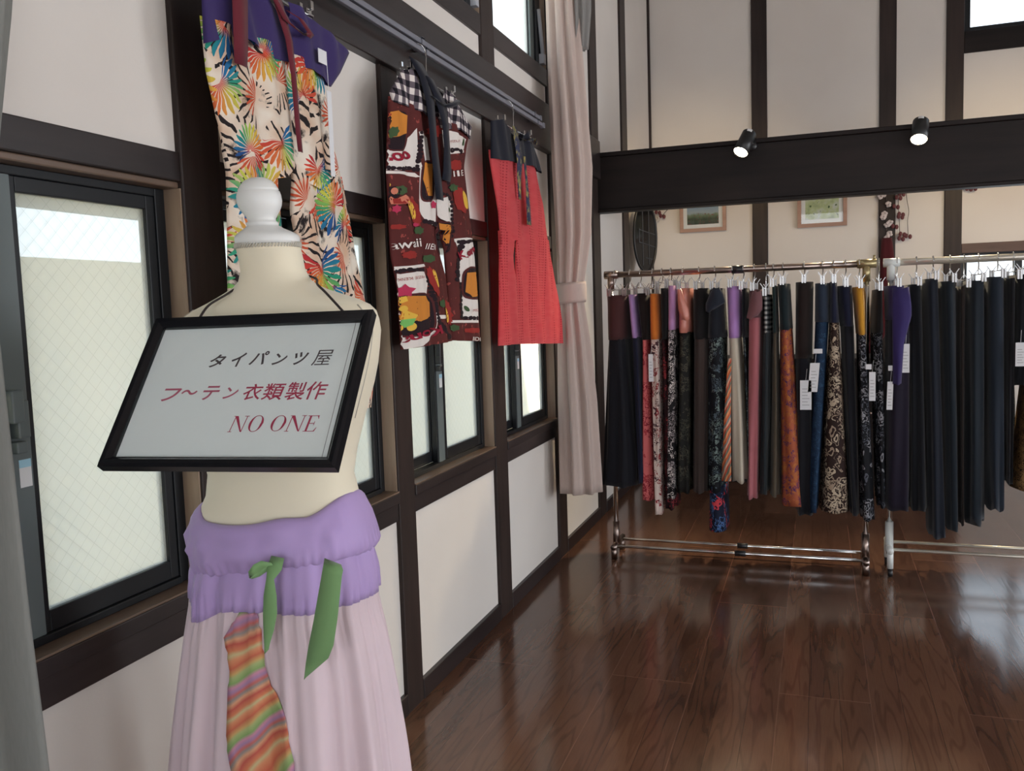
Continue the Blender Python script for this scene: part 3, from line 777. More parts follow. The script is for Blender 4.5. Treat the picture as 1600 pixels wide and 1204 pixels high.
def coral():
    g = G('coral_eyelet_cotton'); o = g.obj(); x, y, z = g.xyz(o)
    band = g.ma('GREATER_THAN', g.ma('SINE', g.ma('MULTIPLY', y, 2*PI/.16)), .1)
    dy = g.ma('SUBTRACT', g.ma('FRACT', g.ma('DIVIDE', y, .022)), .5); dz = g.ma('SUBTRACT', g.ma('FRACT', g.ma('DIVIDE', z, .012)), .5)
    dot = g.ma('LESS_THAN', g.ma('ADD', g.ma('MULTIPLY', dy, dy), g.ma('MULTIPLY', dz, dz)), .06)
    hole = g.ma('MULTIPLY', dot, band)
    n = g.noise(g.vm('MULTIPLY', o, (1, 14, 50)), 1.0, 3)
    col = g.mix(n, hx('e85a62'), hx('f27a7c'))
    col = g.mix(g.ma('MULTIPLY', hole, .8), col, hx('c03a48'))
    return g.pb(col, .8, transl=.55, spec=.2, normal=g.bump(g.ma('ADD', n, hole), .5, .002))
CORAL = coral()
g = G('olive_navy_floral_tie'); o = g.obj()
CAMO = g.pb(g.ramp(g.noise(o, 38, 2), [(.38, hx('2a2e4a')), (.5, hx('5d5a52')), (.58, hx('8a8052')), (.68, hx('b59a5a'))], 'CONSTANT'), .8, transl=.1)

def wall_hanger(yc, zc, ys, x, label, hook=True):
    h = thing('clip_hanger', (x, yc, zc), label, 'hanger', 'clip hangers on the curtain rails')
    m = SM(); m.tube([(x, ys[0]-.012, zc), (x, ys[1]+.012, zc)], .0028, 8); m.build('bar', CHROME, h)
    m = SM(); zt_ = 2.300
    pts = [(x, yc, zc), (x, yc, zc+.05), (x-.004, yc+.010, zt_-.035), (x-.012, yc, zt_-.012), (x-.030, yc-.004, zt_-.004), (x-.044, yc, zt_-.012)]
    m.tube(smooth(pts, 6), .0018, 6); m.ball((x, yc, zc), .006); m.build('hook', CHROME, h)
    for y in ys:
        c = MB(); c.box(x-.012, x-.002, y-.011, y+.011, zc-.035, zc+.010); c.box(x+.002, x+.012, y-.011, y+.011, zc-.035, zc+.010)
        c.box(x+.012, x+.022, y-.006, y+.006, zc+.006, zc+.028); c.box(x-.020, x-.010, y-.006, y+.006, zc+.006, zc+.028); c.tube([(x-.013, y-.012, zc-.006), (x-.013, y+.012, zc-.006)], .005, 6); c.tube([(x+.013, y-.012, zc-.006), (x+.013, y+.012, zc-.006)], .005, 6)
        c.build('clip', CHROME, h, bevel=.001)
    return h
HXW = .098
wall_hanger(1.837, 2.172, (1.66, 2.02), HXW, 'chrome clip hanger holding the feather print trousers on the curtain rail')
wall_hanger(2.760, 2.168, (2.600, 2.955), HXW, 'chrome clip hanger holding the brown tropical trousers on the curtain rail')
wall_hanger(3.655, 2.170, (3.490, 3.842), HXW, 'chrome clip hanger holding the coral trousers on the curtain rail')

def tie_band(name, pts, mat, par, x, th=.0016):
    """pts: (y, z, width along y, dx)"""
    m = SM(); R = []
    for y, z, w, dx in pts: R.append([(x+dx, y-w/2, z), (x+dx+.003, y, z), (x+dx, y+w/2, z)])
    m.rings(R, False, False, close=False); return m.build(name, mat, par, solid=th)

# 1: feather print ------------------------------------------------------
t1 = thing('thai_trousers', (.10, 1.84, 1.65), 'white Thai trousers with rainbow feather fan print and purple waist on the wall rail', 'trousers')
band1 = WallCloth(.100, [(2.20, 1.61), (1.98, 1.602)], [(2.17, 2.06), (2.13, 2.238), (2.06, 2.18), (2.0, 2.115), (1.9, 2.10)],
                  [(0, 2.175), (.2, 2.168), (.45, 2.12), (.65, 2.166), (.75, 2.165), (1, 2.135)], [(0, 1.985), (.2, 2.03), (.45, 2.01), (.75, 2.025), (1, 2.01)], .020,
                  [(.006, 7, 0, .5), (.004, 13, 1, .2)])
bo = band1.build('waistband', PURPLE, t1)
up1 = WallCloth(.094, [(2.05, 1.603), (1.93, 1.612), (1.81, 1.644), (1.72, 1.662)], [(2.05, 2.10), (1.985, 2.107), (1.852, 2.137), (1.70, 2.19)], [(0, 2.045), (1, 2.045)], [(0, 1.70), (.4, 1.735), (.52, 1.775), (.6, 1.73), (1, 1.70)], .022,
                [(.007, 6.5, .3, .1), (.004, 14, 1, .1)])
up1.build('hips', FAN, t1)
WallCloth(.092, [(1.78, 1.650), (1.72, 1.662), (1.463, 1.645), (1.12, 1.62)], [(1.78, 1.86), (1.70, 1.855), (1.5, 1.87), (1.12, 1.90)], [(0, 1.775), (1, 1.775)], [(0, 1.13), (1, 1.128)], .022, [(.006, 6.5, .3, .1), (.004, 12, 2, .1)]).build('trouser_leg', FAN, t1)
WallCloth(.096, [(1.78, 1.885), (1.755, 1.92), (1.657, 1.90), (1.547, 1.93), (1.12, 1.99)], [(1.78, 2.165), (1.70, 2.19), (1.56, 2.22), (1.44, 2.258), (1.26, 2.312), (1.12, 2.268)], [(0, 1.775), (1, 1.775)], [(0, 1.128), (1, 1.12)], .022, [(.007, 6, 1.3, .15), (.004, 13, 2, .1)]).build('trouser_leg', FAN, t1)
tie_band('waist_tie', [(1.695, 2.19, .05, .035), (1.69, 2.10, .055, .037), (1.685, 2.0, .05, .036), (1.683, 1.955, .045, .034)], MAROON, t1, .10)
tie_band('waist_tie', [(1.80, 2.20, .05, .030), (1.84, 2.14, .04, .036), (1.875, 2.06, .03, .038), (1.89, 1.98, .022, .036), (1.90, 1.85, .022, .034), (1.905, 1.80, .02, .034)], MAROON, t1, .10)
tie_band('waist_tie', [(1.80, 2.175, .03, .034), (1.86, 2.10, .03, .045), (1.94, 2.085, .035, .048), (1.965, 2.10, .03, .044), (1.93, 2.125, .025, .04), (1.88, 2.13, .02, .036)], MAROON, t1, .10)
m = MB(); m.box(.132, .1335, 2.015, 2.055, 2.045, 2.08); m.build('care_label', TAGW, t1)
m = MB(); m.box(.134, .1352, 2.045, 2.066, 1.76, 1.98); m.tube([(.1325, 2.055, 2.06), (.1345, 2.055, 1.98)], .0008, 4); m.build('price_tag', TAGW, t1)

# 2: brown tropical print -----------------------------------------------
t2 = thing('thai_trousers', (.10, 2.79, 1.65), 'brown tropical print Thai trousers with gingham waist and black tie, second on the wall rail', 'trousers')
b2 = WallCloth(.102, [(2.18, 2.585), (2.07, 2.468), (2.03, 2.50)], [(2.18, 2.95), (2.155, 3.0), (2.083, 3.145), (2.03, 3.128)],
               [(0, 2.16), (.15, 2.178), (.30, 2.165), (.5, 2.10), (.70, 2.165), (.8, 2.168), (1, 2.12)], [(0, 2.045), (.25, 2.045), (.5, 2.02), (.75, 2.045), (1, 2.040)], .022, [(.006, 6, .4, .5), (.004, 12, 1, .3)])
b2.build('waistband', GING, t2)
haw_hips = WallCloth(.095, [(2.08, 2.475), (2.03, 2.468), (1.842, 2.437), (1.66, 2.438)], [(2.08, 3.13), (2.045, 3.125), (1.93, 3.075), (1.768, 3.11), (1.66, 3.13)],
                     [(0, 2.06), (1, 2.06)], [(0, 1.67), (.45, 1.69), (.52, 1.725), (.6, 1.69), (1, 1.66)], .022, [(.005, 6, .4, .2), (.003, 13, 1, .1)])
haw_hips.build('hips', HAW, t2)
haw_l = WallCloth(.095, [(1.74, 2.437), (1.57, 2.44), (1.472, 2.475), (1.27, 2.482)], [(1.74, 2.79), (1.65, 2.787), (1.52, 2.855), (1.27, 2.897)], [(0, 1.73), (1, 1.73)], [(0, 1.278), (1, 1.287)], .022, [(.005, 6, .4, .2), (.003, 13, 1, .1)])
haw_l.build('trouser_leg', HAW, t2)
haw_r = WallCloth(.094, [(1.74, 2.787), (1.717, 2.79), (1.61, 2.853), (1.45, 2.868), (1.27, 2.885)], [(1.74, 3.116), (1.60, 3.14), (1.27, 3.176)], [(0, 1.73), (1, 1.73)], [(0, 1.289), (1, 1.271)], .022, [(.005, 6, 1.4, .2), (.003, 13, 1, .1)])
haw_r.build('trouser_leg', HAW, t2)
tie_band('waist_tie', [(2.62, 2.20, .10, .026), (2.67, 2.15, .10, .036), (2.69, 2.08, .065, .040), (2.70, 2.0, .055, .040), (2.715, 1.92, .055, .038), (2.735, 1.83, .06, .036), (2.745, 1.77, .06, .036)], NAVYB, t2, .10)
tie_band('waist_tie', [(2.69, 2.16, .06, .040), (2.76, 2.10, .09, .046), (2.80, 2.03, .05, .044), (2.81, 1.95, .05, .042), (2.81, 1.87, .07, .040), (2.80, 1.84, .07, .038)], NAVYB, t2, .10)
tie_band('waist_tie', [(2.70, 2.10, .05, .046), (2.78, 2.085, .06, .052), (2.87, 2.11, .05, .050), (2.93, 2.135, .04, .044)], NAVYB, t2, .10)
# printed motifs that follow the cloth
class Motif:
    def __init__(s): s.items = {}
    def add(s, mat, polys, eps): s.items.setdefault(mat.name, (mat, []))[1].append((polys, eps))
def surf2(y, z):
    xs = []
    for c, (lo, hi) in ((haw_hips, (1.69, 2.06)), (haw_l, (1.27, 1.73)), (haw_r, (1.27, 1.73))):
        if lo-.02 <= z <= hi+.02 and c.L(z)-.002 <= y <= c.R(z)+.002: xs.append(c.x(y, z))
    return max(xs) if xs else None
def onto(polys_px, eps, m, sub=.012):
    """polygon in picture columns/rows -> fan grid laid on the cloth, clipped to it"""
    for poly in polys_px:
        P = [decal_px(*p) for p in poly]
        bm = bmesh.new(); vs = [bm.verts.new((a, b, 0)) for a, b in P]
        try: bm.faces.new(vs)
        except ValueError: bm.free(); continue
        bmesh.ops.triangulate(bm, faces=bm.faces)
        for _ in range(5):
            E = [e for e in bm.edges if e.calc_length() > sub*1.6]
            if not E: break
            bmesh.ops.subdivide_edges(bm, edges=E, cuts=1); bmesh.ops.triangulate(bm, faces=bm.faces)
        idx = {}; out = []; faces = []
        for v in bm.verts:
            x = surf2(v.co.x, v.co.y); idx[v] = (len(out) if x is not None else None)
            if x is not None: out.append((x+eps, v.co.x, v.co.y))
        for f in bm.faces:
            ii = [idx[v] for v in f.verts]
            if all(i is not None for i in ii): faces.append(tuple(ii))
        if faces: m.add(out, faces)
        bm.free()
def scal(cx, cy, rx, ry, n=22, rot=0.0, p=2.0, jag=0.0, a0=0, a1=2*PI):
    out = []
    for k in range(n):
        t = a0+(a1-a0)*k/n; c, s_ = math.cos(t), math.sin(t); j = 1+(jag*(1 if k % 2 else -1))
        x = rx*j*math.copysign(abs(c)**(2/p), c); y = ry*j*math.copysign(abs(s_)**(2/p), s_)
        out.append((cx+x*math.cos(rot)-y*math.sin(rot), cy+x*math.sin(rot)+y*math.cos(rot)))
    return out
def pcloth(name, h): return simple(name, hx(h), .8, transl=.18, spec=.2)
M_CREAM, M_OR, M_YEL, M_BRN, M_DK = pcloth('print_cream', 'efe6df'), pcloth('print_orange', 'd98a3a'), pcloth('print_yellow', 'eec04f'), pcloth('print_brown', '5a2a2a'), pcloth('print_dark', '2a1c22')
M_RED, M_GRN, M_SKIN, M_PINK, M_LGR = pcloth('print_red', '9c332e'), pcloth('print_green', '465c3c'), pcloth('print_peach', 'd9836a'), pcloth('print_pink', 'c23a5c'), pcloth('print_light_green', '7fc46a')
PRN, PRM = MB(), []
def motif(name, mat, polys, eps):
    if mat not in PRM: PRM.append(mat)
    PRN.cur = PRM.index(mat); onto(polys, eps, PRN)
panels = [[(603, 233), (612, 226), (626, 224), (638, 216), (650, 200), (652, 236), (657, 260), (653, 268), (640, 262), (625, 266), (604, 263)],
          [(688, 203), (704, 204), (722, 212), (732, 217), (728, 232), (722, 238), (712, 232), (700, 238), (692, 230)],
          [(655, 262), (683, 258), (681, 300), (680, 347), (672, 352), (664, 345), (656, 330)],
          [(682, 312), (700, 306), (707, 330), (703, 352), (690, 342), (683, 336)],
          [(614, 424), (630, 428), (650, 424), (664, 424), (670, 440), (668, 462), (676, 478), (682, 495), (680, 520), (660, 540), (640, 545), (626, 546), (620, 480)],
          [(711, 376), (728, 374), (744, 378), (748, 400), (752, 470), (752, 498), (735, 500), (722, 492), (722, 470), (726, 450), (720, 440), (716, 425), (722, 400)],
          [(604, 265), (625, 267), (648, 270), (656, 276), (650, 277), (625, 271), (604, 270)], [(612, 417), (640, 415), (664, 412), (666, 416), (640, 420), (613, 423)],
          [(694, 236), (710, 236), (728, 234), (728, 238), (710, 240), (694, 241)], [(710, 373), (728, 371), (743, 372), (743, 376), (728, 376), (711, 378)],
          [(704, 500), (722, 500), (752, 500), (752, 504), (722, 504), (706, 504)], [(678, 492), (700, 492), (704, 496), (690, 498), (678, 496)],
          [(652, 206), (660, 205), (668, 215), (672, 250), (668, 258), (660, 252), (656, 225)]]
motif('printed_panels', M_CREAM, panels, .0010)
# dark scalloped blobs along the panel borders
rb = random.Random(3); dots = []
def row(x0, y0, x1, y1, n, r=3.2):
    for k in range(n):
        t = (k+.5)/n; dots.append(scal(lerp(x0, x1, t)+rb.uniform(-1, 1), lerp(y0, y1, t)+rb.uniform(-1, 1), r*rb.uniform(.8, 1.2), r*rb.uniform(.8, 1.3), 10))
row(605, 262, 655, 264, 9); row(655, 205, 652, 262, 9); row(692, 232, 726, 236, 6); row(615, 424, 664, 420, 9); row(669, 430, 683, 500, 12); row(716, 378, 742, 376, 6); row(719, 382, 716, 440, 9, 3.6); row(722, 440, 722, 498, 9, 3.4); row(726, 496, 752, 496, 5); row(684, 300, 704, 310, 5); row(704, 312, 706, 372, 9, 3); row(660, 346, 682, 350, 5); row(682, 500, 706, 528, 6, 4); row(690, 262, 706, 300, 7, 3); row(656, 160, 690, 190, 5, 3)
motif('printed_dark_berries', M_DK, dots, .0016)
boxes_o = [scal(625, 203, 14, 33, 26, .05, 4), scal(667, 283, 11, 33, 26, 0, 4), scal(694, 372, 12.5, 26, 26, -.05, 4), scal(648, 492, 31, 34, 30, -.12, 4), scal(742, 442, 19, 26, 26, 0, 4)]
motif('printed_box_outlines', M_BRN, boxes_o, .0020)
motif('printed_box_shadows', M_DK, [scal(c[0], c[1], c[2], c[3], 26, c[4], 4) for c in ((624.5, 203, 12.4, 30.5, .05), (667, 283, 9.6, 30.5, 0), (694, 372, 11, 24, -.05), (648, 492, 29, 31.5, -.12), (743, 442, 18, 23.5, 0))], .0024)
motif('printed_box_fillings', M_OR, [[(616, 174), (626, 172), (637, 180), (637, 208), (624, 213), (614, 214), (612, 190)], [(659, 254), (675, 256), (675, 306), (664, 306), (658, 280)], [(686, 348), (700, 352), (704, 366), (703, 380), (693, 382), (689, 368)], [(620, 472), (640, 462), (664, 462), (672, 472), (673, 494), (655, 502), (640, 500), (624, 500)], [(727, 426), (758, 424), (758, 462), (736, 464), (727, 456)]], .0028)
motif('printed_yellow_shapes', M_YEL, [[(622, 490), (638, 484), (650, 492), (646, 502), (634, 508), (624, 504)], scal(635.5, 482, 5, 5, 16), scal(631, 512, 4, 5, 12), scal(644, 510, 5.5, 7, 14), [(622, 466), (638, 462), (640, 470), (622, 478)],
      scal(641, 326, 6, 18, 16, -.3), scal(727, 312, 5, 15, 16, -.3), scal(678, 435, 2.5, 15, 12, -.35), scal(700, 492, 3.5, 12, 12, -.2), scal(612, 288, 4, 4, 8), scal(613, 392, 2.2, 6, 10)], .0032)
motif('printed_green_leaves', M_LGR, [[(628, 500), (648, 497), (646, 507), (636, 512), (628, 509)], [(622, 504), (628, 510), (626, 520), (622, 516)], [(609, 335), (618, 338), (610, 340)]], .0036)
motif('printed_dark_leaves', M_GRN, [scal(618, 206, 6, 9, 14, .4, 2, .12), scal(627, 297, 8, 7, 14, 0, 2, .12), scal(708, 293, 7, 6, 14, 0, 2, .12), scal(654, 360, 8, 6, 14, 0, 2, .12), scal(668, 404, 8, 6, 14, 0, 2, .12), scal(712, 512, 6, 5, 12, 0, 2, .12), scal(694, 214, 2, 5, 10, -.4), scal(726, 222, 2, 6, 10, .2), scal(699, 328, 2, 4, 10, -.12), scal(729, 482, 2, 5, 10, -.4), scal(690, 474, 6, 6, 12, 0, 2, .12)], .0034)
motif('printed_red_blooms', M_RED, [scal(646, 330, 9, 24, 22, -.35, 2, .08), scal(719, 312, 9, 22, 22, -.35, 2, .08), scal(676, 440, 5, 24, 22, -.3, 2, .08), scal(703, 488, 7, 19, 22, -.2, 2, .1), scal(676, 205, 9, 10, 20, 0, 2, .15), scal(640, 398, 10, 6, 18, 0, 2, .12), scal(712, 258, 10, 8, 18, 0, 2, .10), scal(738, 516, 12, 4, 18, 0, 2, .10), scal(612, 178, 5, 3, 12), scal(624, 354, 9, 4, 14, 0, 2, .12)], .0030)
motif('printed_pink_blossoms', M_PINK, [scal(636, 454, 9, 9, 10, .3, 2, .22), scal(675.5, 320, 5, 6, 10, .3, 2, .22), scal(622, 326, 5, 6, 12, 0, 2, .15), scal(648, 351, 5, 3, 12, 0, 2, .15)], .0038)
motif('printed_dancer_hair', M_DK, [[(609, 303), (614, 292), (622, 290), (628, 295), (626, 306), (618, 312), (609, 312)]], .0034)
motif('printed_dancer', M_SKIN, [scal(620, 298, 4.2, 5.5, 14), [(609, 310), (616, 306), (620, 311), (626, 308), (632, 304), (637, 308), (635, 318), (622, 319), (610, 318)]], .0040)
motif('printed_dancer_top', M_RED, [[(617, 310), (627, 309), (634, 312), (632, 318), (618, 318)]], .0044)
PRN.build('printed_pattern', PRM, t2)
def cloth_text(name, text, mat, px0, py0, px1, py1, h, eps=.005, flip=False, shear=0.0, off=.0):
    vs, fs = glyphs(text, 1.0, shear, off); q = fit(vs, 1.0, 1.0); m = MB(); out = []; ok = []
    dx, dy = px1-px0, py1-py0; L = math.hypot(dx, dy); nx, ny = dy/L, -dx/L
    if flip: q = [(1-a, 1-b) for a, b in q]
    for a, b in q:
        y, z = decal_px(px0+dx*a+nx*h*b, py0+dy*a+ny*h*b); x = surf2(y, z); ok.append(x is not None); out.append(((x or .12)+eps, y, z))
    fs = [f for f in fs if all(ok[i] for i in f)]
    if fs: m.add(out, fs); m.build(name, mat, t2)
cloth_text('printed_lettering', 'awaii', M_CREAM, 617, 390, 657, 385, 13, off=.012)
cloth_text('printed_lettering', 'IIE', M_CREAM, 709, 276, 725, 274, 9, off=.01)
cloth_text('printed_lettering', 'IIEN', M_CREAM, 664, 389, 678, 391, 9)
cloth_text('printed_lettering', 'IIDN', M_CREAM, 736, 532, 751, 533, 6)
M_MIZ = pcloth('print_rose_letters', 'b0605c'); M_KON = pcloth('print_crimson_letters', '9a2238')
cloth_text('printed_lettering', 'MIZUE', M_MIZ, 702, 223, 715, 222, 3.5)
cloth_text('printed_lettering', 'MIZUE KENKO', M_MIZ, 622, 440, 662, 434, 4.5, flip=True)
cloth_text('printed_lettering', 'MIZU', M_MIZ, 736, 487, 751, 486, 4)
cloth_text('printed_lettering', 'Kona', M_KON, 720, 406, 748, 392, 13, off=.03)
cloth_text('printed_lettering', 'Kona', M_KON, 634, 541, 690, 520, 14, off=.03, flip=True)
cloth_text('printed_lettering', 'ooo', M_KON, 606, 255, 642, 248, 14, off=.03, shear=-.3)

# 3: coral ----------------------------------------------------------------
t3 = thing('thai_trousers', (.10, 3.75, 1.6), 'coral red eyelet Thai trousers with black waist, third on the wall rail by the curtain', 'trousers')
WallCloth(.102, [(2.17, 3.36), (2.0, 3.345)], [(2.19, 3.84), (2.16, 3.90), (2.02, 4.045)], [(0, 2.15), (.2, 2.175), (.5, 2.11), (.8, 2.18), (1, 2.165)], [(0, 2.0), (.4, 2.02), (.7, 2.035), (1, 2.03)], .022, [(.006, 6, .4, .5), (.004, 12, 1, .3)]).build('waistband', NAVYB, t3)
WallCloth(.094, [(2.06, 3.345), (2.01, 3.345), (1.797, 3.43), (1.69, 3.445)], [(2.06, 3.955), (2.047, 3.96), (1.886, 4.068), (1.69, 4.14)], [(0, 2.035), (.7, 2.045), (1, 2.05)], [(0, 1.66), (.3, 1.70), (.37, 1.725), (.45, 1.70), (1, 1.66)], .022, [(.007, 5.5, .4, .25), (.003, 13, 1, .1)]).build('hips', CORAL, t3)
WallCloth(.088, [(1.73, 3.443), (1.614, 3.45), (1.24, 3.39)], [(1.73, 3.67), (1.6, 3.597), (1.5, 3.66), (1.24, 3.80)], [(0, 1.72), (1, 1.72)], [(0, 1.242), (1, 1.236)], .020, [(.006, 6, .4, .2), (.003, 13, 1, .1)]).build('trouser_leg', CORAL, t3)
WallCloth(.097, [(1.73, 3.665), (1.66, 3.63), (1.565, 3.615), (1.5, 3.60), (1.24, 3.62)], [(1.73, 4.13), (1.645, 4.15), (1.325, 4.325), (1.20, 4.336)], [(0, 1.72), (1, 1.72)], [(0, 1.238), (1, 1.205)], .024, [(.008, 5, 1.4, .25), (.003, 13, 1, .1)]).build('trouser_leg', CORAL, t3)
tie_band('waist_tie', [(3.56, 2.16, .06, .034), (3.58, 2.08, .07, .040), (3.60, 2.02, .07, .040), (3.59, 1.95, .05, .038), (3.60, 1.86, .03, .036)], CAMO, t3, .10)
tie_band('waist_tie', [(3.62, 2.12, .05, .044), (3.70, 2.12, .05, .050), (3.80, 2.15, .05, .048), (3.85, 2.13, .04, .042)], CAMO, t3, .10)
tie_band('waist_tie', [(3.66, 2.05, .03, .042), (3.68, 1.95, .03, .042), (3.70, 1.84, .05, .040), (3.71, 1.76, .06, .038)], CAMO, t3, .10)

# curtain rails with brackets and runners --------------------------------------
def curtain_rail(z, x, label):
    r = thing('curtain_rail', (x, .4, z), label, 'curtain rail', 'double curtain rails on the wall beam')
    m = MB(); m.box(x-.008, x+.008, -.6, 4.20, z-.009, z+.009); m.build('track', RAILGREY, r, bevel=.003)
    for y in (.9, 2.0, 2.84, 4.12):
        b = MB(); b.box(.022, x+.012, y-.010, y+.010, z+.007, z+.013); b.box(x+.008, x+.012, y-.010, y+.010, z-.012, z+.012); b.build('bracket', RAILGREY, r)
    e = MB(); e.box(x-.011, x+.011, 4.20, 4.225, z-.012, z+.012); e.build('end_cap', RAILGREY, r, bevel=.002)
    return r
curtain_rail(2.327, .045, 'upper grey curtain rail of the pair along the wall beam, set close to it')
curtain_rail(2.290, .060, 'lower grey curtain rail of the pair, carrying the three wall hangers')
# ------------------------------------------------------------------ garment racks
RY, RZ = 4.66, 1.556
def rack(label, x0, x1, tubem, jointm, footm, zbars, name='garment_rack', stem2=True, castor=False, lowm=None, ry=RY):
    r = thing(name, (x0, ry, 0), label, 'clothes rack', 'clothes racks by the beam')
    m = SM(); m.tube([(x0-.03, ry, RZ), (x1+.03, ry, RZ)], .0165, 16); m.build('top_bar', tubem, r)
    for x in ((x0, x1) if stem2 else (x0,)):
        u = SM(); u.tube([(x, ry, .10), (x, ry, RZ-.03)], .0135, 14); u.build('upright', CHROME, r)
        j = SM(); j.tube([(x-.034, ry, RZ), (x+.040, ry, RZ)], .0215, 14); j.tube([(x, ry, RZ), (x, ry, RZ-.085)], .0185, 14); j.build('corner_joint', jointm, r)
        f = SM(); f.tube([(x, ry-.085, zbars), (x, ry+.16, zbars)], .016, 12); f.tube([(x, ry, zbars-.02), (x, ry, zbars+.13)], .0195, 12)
        fo = f.build('foot', footm, r)
        for yy in (ry-.065, ry+.14):
            p = SM()
            if castor:
                p.tube([(x, yy, .045), (x, yy, zbars+.005)], .015, 10); p.build('castor_stem', footm, fo)
                w = SM(); w.lathe([(.004, x-.011), (.020, x-.011), (.022, x), (.020, x+.011), (.004, x+.011)], (0, yy, .0222), 18, 'x'); w.build('castor_wheel', BLACKP, fo)
            else:
                p.tube([(x, yy, .001), (x, yy, zbars)], .017, 12); p.build('foot_pad', footm, fo)
    for yy in (ry-.045, ry+.105):
        b = SM(); b.tube([(x0, yy, zbars), (x1, yy, zbars)], .0085, 10); b.build('bottom_bar', lowm or CHROME, r)
    return r
rk1 = rack('bronze and chrome clothes rack with black clamps standing left by the curtain', .285, 1.572, BRONZE, BRONZE, BRONZE, .068)
c = SM(); c.tube([(.925, RY, RZ), (.985, RY, RZ)], .021, 14); c.build('bar_clamp', BLACKP, rk1)
for yy in (RY-.045, RY+.105):
    c = SM(); c.tube([(.93, yy, .068), (.985, yy, .068)], .015, 12); c.build('bar_clamp', BLACKP, rk1)
c = SM(); c.tube([(1.53, RY, RZ), (1.618, RY, RZ)], .022, 14); c.tube([(1.608, RY, RZ+.02), (1.608, RY, RZ+.040)], .006, 8); c.tube([(1.572, RY, RZ), (1.572, RY, RZ-.088)], .019, 14); c.build('end_joint', GOLDISH, rk1)
rk2 = rack('white jointed clothes rack on castors holding the black trousers, right side', 1.683, 3.05, WSTEEL, WHITEP, WHITEP, .135, castor=True, lowm=WSTEEL)

# cloth stock ------------------------------------------------------------------
def C(h, **k): return cloth('cotton_'+h, hx(h), **k)
def floral(name, bg, a, b_, scale=26, thr=.52, transl=.12):
    g = G(name); o = g.obj()
    nz = g.n('ShaderNodeTexNoise', {'Vector': o, 'Scale': scale*1.1, 'Detail': 2.0}).outputs['Color']
    w = g.vm('ADD', o, g.vm('MULTIPLY', g.vm('SUBTRACT', nz, (.5, .5, .5)), (1.6/scale,)*3))
    vo = g.n('ShaderNodeTexVoronoi', {'Vector': w, 'Scale': scale*1.25}, feature='F1'); d = vo.outputs['Distance']
    cx, cy, cz = g.xyz(vo.outputs['Color'])
    petals = g.ma('GREATER_THAN', g.ma('SINE', g.ma('ADD', g.ma('MULTIPLY', d, 17), g.ma('MULTIPLY', cz, 6))), .1)
    flower = g.ma('MULTIPLY', g.ma('MULTIPLY', petals, g.ma('LESS_THAN', d, thr)), g.ma('GREATER_THAN', cy, .35))
    n = g.noise(o, scale*1.5, 3)
    leaf = g.ma('MULTIPLY', g.ma('GREATER_THAN', g.ma('SINE', g.ma('MULTIPLY', n, 44)), .45), g.ma('GREATER_THAN', g.noise(o, scale*.5, 1), .47))
    f = g.ma('MAXIMUM', flower, leaf)
    colp = g.mix(g.ma('GREATER_THAN', cx, .5), hx(a), hx(b_))
    return g.pb(g.mix(f, hx(bg), colp), .75, transl=transl, spec=.25)
def stripes(name, cols, freq=18):
    g = G(name); o = g.obj(); x, y, z = g.xyz(o)
    f = g.ma('FRACT', g.ma('ADD', g.ma('MULTIPLY', g.ma('ADD', z, g.ma('MULTIPLY', x, -2.2)), freq*.55), g.ma('MULTIPLY', g.noise(o, 9, 2), .7)))
    n = len(cols); return g.pb(g.ramp(f, [(i/n, hx(c)) for i, c in enumerate(cols)], 'CONSTANT'), .8, transl=.12)
BLK2 = C('15151c', transl=.03); BLK3 = C('1a1718', transl=.03); NAVY = C('1a1d33', transl=.03); CHAR = C('20242c', transl=.03)
F_REDW = floral('white_red_floral', 'd9c4ba', '8f2f34', '4a2a30', 24); F_PINKR = floral('coral_ring_floral', 'd06a6a', '8a2230', 'a83a40', 17, .42); F_BW = floral('black_white_line_floral', '1a1618', 'cfc4c0', '9a8f90', 30)
F_DK = floral('dark_olive_floral', '1c1a18', '4a463a', '3a3a30', 24); F_GN = floral('black_green_floral', '14161c', '54616a', '7a8a86', 24, .42); F_TROP = floral('blue_red_floral', '141a30', 'c8404a', '4a6a9a', 14, .45)
F_OR = floral('orange_purple_paisley', 'a8583c', '4a2c5c', 'b8743c', 42, .5); F_BRN = floral('brown_cream_rose', '2e1e1a', 'b8a690', '9a8674', 17, .55); F_WF = floral('black_white_blossom', '121318', '8f8e94', '54565f', 16, .32)
F_BL = floral('blue_brocade', '1a2e48', '2c4a66', '203a54', 40); F_STR = stripes('orange_green_stripe', ['d8643a', 'e79a6a', '6f7a6a', 'c8543c', 'e8b090', '7f8a86']); F_RK = floral('red_black_floral', '2a1418', 'a03a40', '5a2026', 22); F_LEO = floral('leopard_print', '8a6a44', '2a1c14', '3a281c', 40, .5)
GING2 = gingham('dark_check', .024, hx('b8b8b4'), hx('55585a'), hx('15161a'), (0, 2))
PEACHS = G('shiny_peach_satin').pb(hx('c98070'), .35, transl=.05)
FRAY = C('d6cbb8', transl=.2)
TAGINK = simple('tag_print', (.35, .35, .36), .8)

